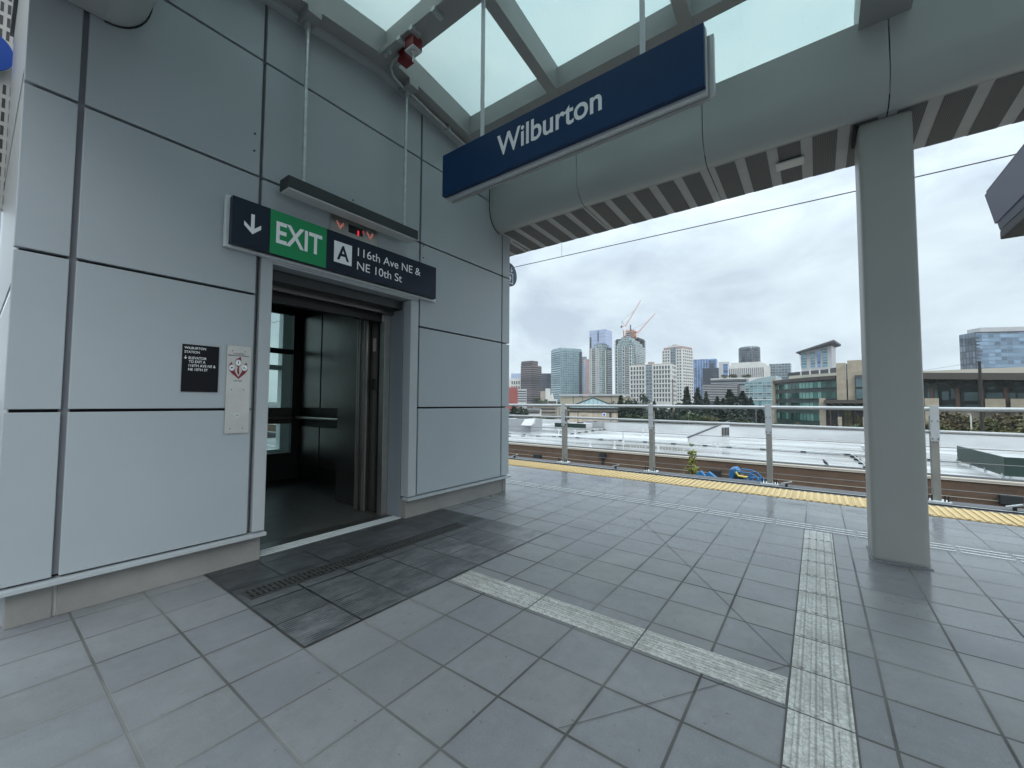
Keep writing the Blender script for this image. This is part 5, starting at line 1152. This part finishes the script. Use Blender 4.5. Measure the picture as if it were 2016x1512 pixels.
B.strip('L', .36, .46, zb_, ztp, 'f_blue', 'window_bay', .3, uv=True)
pp = [B.P(1, 0, B.zt), B.P(0, 0, B.zt), B.P(0, 0, B.zv(680)), B.P(1, 0, B.zv(689.5))]
MB().prism(pp, B.b*B.wr).build('attic', 'b_palegrey', B.root)
r0, r1 = B.P(1.10, -.4, B.zv(692)), B.P(-.13, -.4, B.zv(675)); MB().prism([r0, r1, r1+Vector((0, 0, 2.2)), r0+Vector((0, 0, 1.2))], B.b*(B.wr*1.8)).build('tilted_roof', 'slab', B.root)
for k in range(6): z = B.zv(716-k*5); B.strip('L', .98, 1.02+k*.008, z, z+1.2, 'b_palegrey', 'balcony', 1.2)
# right blue tower
B = simple('glass_tower', 'large blue glass tower at the right with a checkered dark left side', 1894, 1927, 2060, 653, 560, 52, 'f_tower')
B.strip('L', 0, 1, B.z0, B.zt-.5, 'f_towerd', 'checker_facade', .2, uv=True); B.bands('R', 0, .05, B.z0+5, B.zt-4, 22, .35, 'slab', .4); B.strip('R', 0, 1, B.zt-1.2, B.zt, 'slab', 'roof_edge', .3)
B.body('penthouse', 'b_palegrey', .1, .9, .10, .95, B.zt, B.zv(644))
# low buildings at the left middle distance
B = simple('civic_hall', 'long beige low hall with a thin grey flat roof behind the pavilion', 1103, 1240, 1240, 781, 330, 5, 'b_sand'); B.strip('L', -.01, 1.01, B.zv(779), B.zv(776), 'b_palegrey', 'roof_edge', 1.6); 
for a0 in (.25, .48, .66, .80): B.strip('L', a0, a0+.008, B.z0, B.zv(781), 'b_dark', 'joint', .1)
b = MB(); zc = B.zv(781); b.prism([B.P(.30+.22*math.cos(math.pi*k/10), 0, zc+2.0*math.sin(math.pi*k/10)) for k in range(11)], B.b*20).build('curved_roof', 'b_cream', B.root)
B = simple('office_block', 'low beige block with dark openings and flat roof left of the pavilion', 1050, 1098, 1098, 798, 230, 6, 'b_tan'); B.bands('L', .05, .95, B.zv(822), B.zv(802), 3, .5, 'slab', .2); B.strip('L', -.03, 1.03, B.zt-.2, B.zt+.8, 'b_dark', 'roof_edge', 1.)
B = simple('office_block', 'low pale block with a small white roof peak beyond the railing', 1078, 1096, 1096, 786, 360, 6, 'b_white'); B.bands('L', .05, .95, B.zv(796), B.zv(788), 1, .6, 'slab', .2)
b = MB(); p0 = B.P(.5, .0, B.zt); b.prism([p0+B.a*4, p0-B.a*1, p0+B.a*.2+Vector((0, 0, 5))], B.b*6).build('roof_peak', 'b_white', B.root)
B = simple('office_block', 'low white block half hidden by trees at the tower corner', 1038, 1064, 1064, 806, 200, 6, 'b_white'); B.bands('L', .05, .95, B.zv(824), B.zv(808), 2, .5, 'slab', .2); B.strip('L', -.02, 1.02, B.zt-.3, B.zt+.5, 'b_grey', 'roof_edge', .8)
# pavilion with pyramid roof
D = 66; A = at(1121, 800, D); Bp = at(1216, 800, D)
S = thing('pavilion', (A.x, A.y, GZ), 'beige wooden pavilion with a teal pyramid roof behind the white roof', 'pavilion')
d_ = (Bp-A); d_.z = 0; wv = d_.length; d_.normalize(); n_ = Vector((-d_.y, d_.x, 0)); zE = at(1170, 803, D).z; zW = at(1170, 806.5, D).z; zA = at(1167, 783, D+3).z
zc0 = at(1170, 811, D).z
c0 = A.copy(); c0.z = 0
def PB(i, j, z): p = c0+d_*(wv*i)+n_*(wv*j); p.z = z; return p
MB().prism([PB(0, 0, RZ-6.5), PB(1, 0, RZ-6.5), PB(1, 1, RZ-6.5), PB(0, 1, RZ-6.5)], (0, 0, zW-RZ+6.5)).build('wall', mat('pavilion_wood', (.47, .40, .32), .75, 0, .22, 1.2, stretch=(3, 3, .15)), S)
b = MB(); b.obox(PB(.5, -.004, (zc0))-n_*.02, d_*wv*.502, n_*.05, (0, 0, .08)); b.build('wall_band', 'char', S)
for i in (.18, .86): b = MB(); b.obox(PB(i, -.003, (RZ+zc0)/2), d_*.045, n_*.04, (0, 0, (zc0-RZ)/2)); b.build('downpipe', 'char', S)
MB().prism([PB(-.05, -.05, zW+.01), PB(1.05, -.05, zW+.01), PB(1.05, 1.05, zW+.01), PB(-.05, 1.05, zW+.01)], (0, 0, zE-zW)).build('eave', 'char', S)
q = [PB(-.04, -.04, zE+.02), PB(1.04, -.04, zE+.02), PB(1.04, 1.04, zE+.02), PB(-.04, 1.04, zE+.02), PB(.5, .5, zA)]
MB().add(q, [(0, 1, 4), (1, 2, 4), (2, 3, 4), (3, 0, 4)]).build('roof', 'metalroof', S)
b = MB()
for k in range(4): b.bar(q[k], q[4], .22)
for k in range(1, 12):
    x = -.04+1.08*k/12; t = 1-abs(x-.5)/.54; b.bar(PB(x, -.04, zE+.06), PB(x, -.04+.54*t, zE+.04+(zA-zE)*t), .07)
b.build('roof_seams', 'char', S)
def wallsign(i0, i1, v0, v1, m, name): b = MB(); za_, zb2 = at(1170, v1, D).z, at(1170, v0, D).z; b.obox(PB((i0+i1)/2, -.006, (za_+zb2)/2), d_*wv*(i1-i0)/2, n_*.04, (0, 0, (zb2-za_)/2)); return b.build(name, m, S)
wallsign(.69, .76, 812.5, 819.5, 'white', 'notice_board'); sgb = wallsign(.705, .745, 814, 818, mat('notice_blue', (.06, .12, .45), .5), 'notice_field'); sgb.location += Vector(-n_*.05)
wallsign(.83, .875, 812, 821, 'slab', 'notice_board'); wallsign(.25, .37, 811.5, 818, 'b_sand', 'louvre')
# ------------------------------------------------------------------ green glass office at the right
S = thing('glass_office', (*at(1648, 780, 186).xy, GZ), 'broad office with curved green glass floors, beige piers and dark eaves', 'building')
path = [(1528, 216), (1545, 208), (1566, 201), (1590, 195), (1618, 190), (1650, 186)]
Dm = 186; Z = lambda v: at(1640, v, Dm).z
pts = [Vector((*at(u, 780, dd).xy, 0)) for u, dd in path]
def sheet(pts, z0, z1, m, name, off=0., uv=True, thick=0):
    b = MB(); acc = 0
    for p, q in zip(pts[:-1], pts[1:]):
        n = Vector(((q-p).y, -(q-p).x, 0)).normalized(); L = (q-p).length; a, c = p+n*off, q+n*off
        if thick: b.prism([Vector((a.x, a.y, z0)), Vector((c.x, c.y, z0)), Vector((c.x, c.y, z1)), Vector((a.x, a.y, z1))], -n*thick)
        else: b.add([(a.x, a.y, z0), (c.x, c.y, z0), (c.x, c.y, z1), (a.x, a.y, z1)], [(0, 1, 2, 3)], [[(acc, 0), (acc+L, 0), (acc+L, z1-z0), (acc, z1-z0)]])
        acc += L
    return b.build(name, m, S)
back = [pts[0]+Vector((10, 60, 0)), pts[-1]+Vector((10, 60, 0))]
b = MB(); poly = pts+[back[1], back[0]]
b.prism([Vector((p.x, p.y, GZ)) for p in poly], (0, 0, Z(742)-GZ)).build('wall', 'olive', S)
for v0, v1 in ((750, 762), (771, 784), (793, 803.5), (815.5, 831)): sheet(pts, Z(v1), Z(v0), 'f_office', 'window_band', .15)
for v in (762.6, 770.4, 784.6, 792.4, 804, 815): sheet(pts, Z(v+.5), Z(v-.5), 'slab', 'floor_edge', .35, thick=.3)
sheet(pts, Z(747), Z(739.5), 'brown_eave', 'eave', 1.2, thick=2.5)
q0 = at(1528, 780, 216); b = MB(); b.tube([(q0.x-.6, q0.y, GZ), (q0.x-.6, q0.y, Z(735))], .9, 10).build('corner_pier', 'stone', S)
up_ = [Vector((*at(u, 780, dd).xy, 0)) for u, dd in ((1554, 214), (1600, 206), (1650, 200))]
sheet(up_, Z(742), Z(729), 'b_cream', 'setback_wall', 0, thick=4)
cl = [Vector((*at(u, 780, dd).xy, 0)) for u, dd in ((1552, 222), (1600, 212), (1650, 204))]
sheet(cl, Z(730), Z(718.5), 'slab', 'clerestory', 0, thick=3)
for (u, dd) in ((1578, 216), (1596, 212), (1615, 209), (1634, 206)): p = at(u, 780, dd); MB().box(p.x-.25, p.x+.25, p.y-.8, p.y-.5, Z(729), Z(718)).build('clerestory_mullion', 'b_palegrey', S)
pr_ = at(1555, 726, 218); b = MB(); b.prism([Vector((p.x, p.y, z)) for p, z in ((cl[0], Z(727)), (cl[-1], Z(717.5)), (cl[-1], Z(716.3)), (cl[0], Z(725.8)))], (0, 8, 0)).build('sloped_roof', 'slab', S)
def pier(u0, u1, D, v0, v1, m, name, dep=6): a, c = at(u0, 780, D), at(u1, 780, D); b = MB(); d = Vector((c.x-a.x, c.y-a.y, 0)); n = Vector((-d.y, d.x, 0)).normalized(); zt_, zb0 = at((u0+u1)/2, v0, D).z, (at((u0+u1)/2, v1, D).z if v1 else GZ); b.prism([Vector((a.x, a.y, zb0)), Vector((c.x, c.y, zb0)), Vector((c.x, c.y, zt_)), Vector((a.x, a.y, zt_))], n*dep); return b.build(name, m, S)
pier(1648, 1667, 185, 714.5, None, 'stone', 'stone_pier'); pier(1667.5, 1669.8, 187, 716, None, 'slab', 'recess'); pier(1670, 1716, 184.5, 708.5, None, 'stone', 'stone_pier')
pier(1684, 1716, 183.6, 738, 786, 'slab', 'window_frame', .6); pier(1686, 1716, 183.2, 745, 762, 'win_teal', 'window', .3); pier(1686, 1716, 183.2, 766, 785, 'win_teal', 'window', .3)
pier(1612.5, 1625, 168, 784, None, 'stone', 'stone_pier', 3); pier(1625.2, 1812, 169, 793, None, 'b_dark', 'entrance_wall', 2); 
a = at(1623, 787, 166); c = at(1812, 787, 166); b = MB(); b.bar(a-Vector((0, 0, .6)), c-Vector((0, 0, .6)), 5, 1.1); b.build('entrance_canopy', 'brown_eave', S)
for k, u in enumerate((1636, 1652, 1668, 1684, 1700)):
    a = at(u, 836, 167); MB().tube([(a.x, a.y, GZ), (a.x, a.y, at(u, 792, 167).z)], .18, 8).build('entrance_post', 'wood_pole', S)
    MB().bar((a.x-2.2, a.y, at(u, 793, 167).z), (a.x, a.y, at(u, 803, 167).z), .2).build('strut', 'b_grey', S)
for u0, u1 in ((1626, 1660), (1663, 1700)): pier(u0, u1, 168.4, 812, 820, 'win_band', 'window', .2)
for u0 in (1648, 1697): pier(u0, u0+8, 160, 821, None, 'stone', 'gate_pier', 1.5)
# right wing
pier(1800, 2100, 178, 728, None, 'olive', 'wing_wall', 30); pier(1795, 2100, 177.4, 725.5, 739.5, 'b_cream', 'fascia', 1)
a, c = at(1795, 741.5, 172), at(2100, 744, 172); b = MB(); b.bar(a, c, 12, 1.8); b.build('wing_eave', 'brown_eave', S)
for u0, u1, v0, v1 in ((1826, 1846, 765, 792), (1855, 1868, 770, 788), (1872, 1884, 765, 785), (1898, 1926, 772, 789), (1942, 1976, 774, 784), (1984, 2000, 774, 785), (2004, 2030, 774, 785), (1834, 1850, 797, 805), (1856, 1880, 797, 804), (1900, 1925, 797, 803), (1944, 1960, 752, 766), (2000, 2012, 752, 766)): pier(u0, u1, 177.2, v0, v1, 'f_office' if 0 else 'win_teal', 'window', .3)
for v in (768, 790, 806): pier(1800, 2100, 177.0, v, v+1.2, 'slab', 'floor_edge', .4)
for u in (1838, 1888, 1936, 1984, 2030):
    a = at(u, 840, 170); zt_ = at(u, 764, 170).z; MB().tube([(a.x, a.y, GZ), (a.x, a.y, zt_)], .45, 10).build('column', 'wood_pole', S)
    for dx in (-4.5, -1.5, 1.5, 4.5): MB().bar((a.x, a.y, zt_-.2), (a.x+dx, a.y, at(u, 748, 170).z), .25).build('branch_strut', 'brown_eave', S)
pier(1939, 1979, 168, 785, 806, 'stone', 'stone_panel', 1); pier(1989, 2060, 168, 785, 806, 'stone', 'stone_panel', 1); pier(1939, 2060, 167.8, 805.5, 809, 'brown_eave', 'ledge', 1)
pier(1820, 1848, 165, 784, None, 'stone', 'stone_pier', 2); pier(1840, 2060, 172, 806, None, 'b_tan', 'lower_wall', 2)
# parked cars before the office
for i, (u, m_) in enumerate(((1553, 'b_white'), (1577, 'b_white'), (1604, 'b_white'), (1655, 'b_grey'))):
    D_ = 178-i*5; p = at(u, 836, D_); S2 = thing('parked_car', (p.x, p.y, GZ), ['white car parked before the curved green glass, leftmost of three', 'white car parked before the curved green glass, middle of three', 'white car parked before the curved green glass, rightmost of three', 'grey car parked under the dark entrance canopy'][i], 'car', 'cars parked before the office')
    zc = at(u, 835, D_).z-.6
    g0 = GZ
    MB().prism([(p.x-2.2, p.y, g0+.35), (p.x+2.2, p.y, g0+.35), (p.x+2.2, p.y, g0+.9), (p.x+1.2, p.y, g0+1.0), (p.x+.6, p.y, g0+1.5), (p.x-1.2, p.y, g0+1.5), (p.x-1.9, p.y, g0+1.0), (p.x-2.2, p.y, g0+.9)], (0, 1.8, 0)).build('body', m_, S2, bevel=.08)
    MB().prism([(p.x-1.6, p.y-.02, g0+1.02), (p.x+1.0, p.y-.02, g0+1.02), (p.x+.5, p.y-.02, g0+1.42), (p.x-1.15, p.y-.02, g0+1.42)], (0, 1.84, 0)).build('window', 'win', S2)
    for dx in (-1.4, 1.4): MB().tube([(p.x+dx, p.y-.05, g0+.35), (p.x+dx, p.y+1.85, g0+.35)], .35, 14).build('wheel', 'rubber', S2)

# ------------------------------------------------------------------ damp air
hz = bpy.data.materials.new('haze'); hz.use_nodes = True; hn = hz.node_tree; hn.nodes.clear()
ho = hn.nodes.new('ShaderNodeOutputMaterial'); hp = hn.nodes.new('ShaderNodeVolumePrincipled'); hn.links.new(hp.outputs[0], ho.inputs['Volume'])
hp.inputs['Color'].default_value = (.93, .96, 1, 1); hp.inputs['Density'].default_value = .00013
M['haze'] = hz
BX(-3100, 3100, -2100, 5100, -12, 260).build('haze', 'haze', kind='stuff')
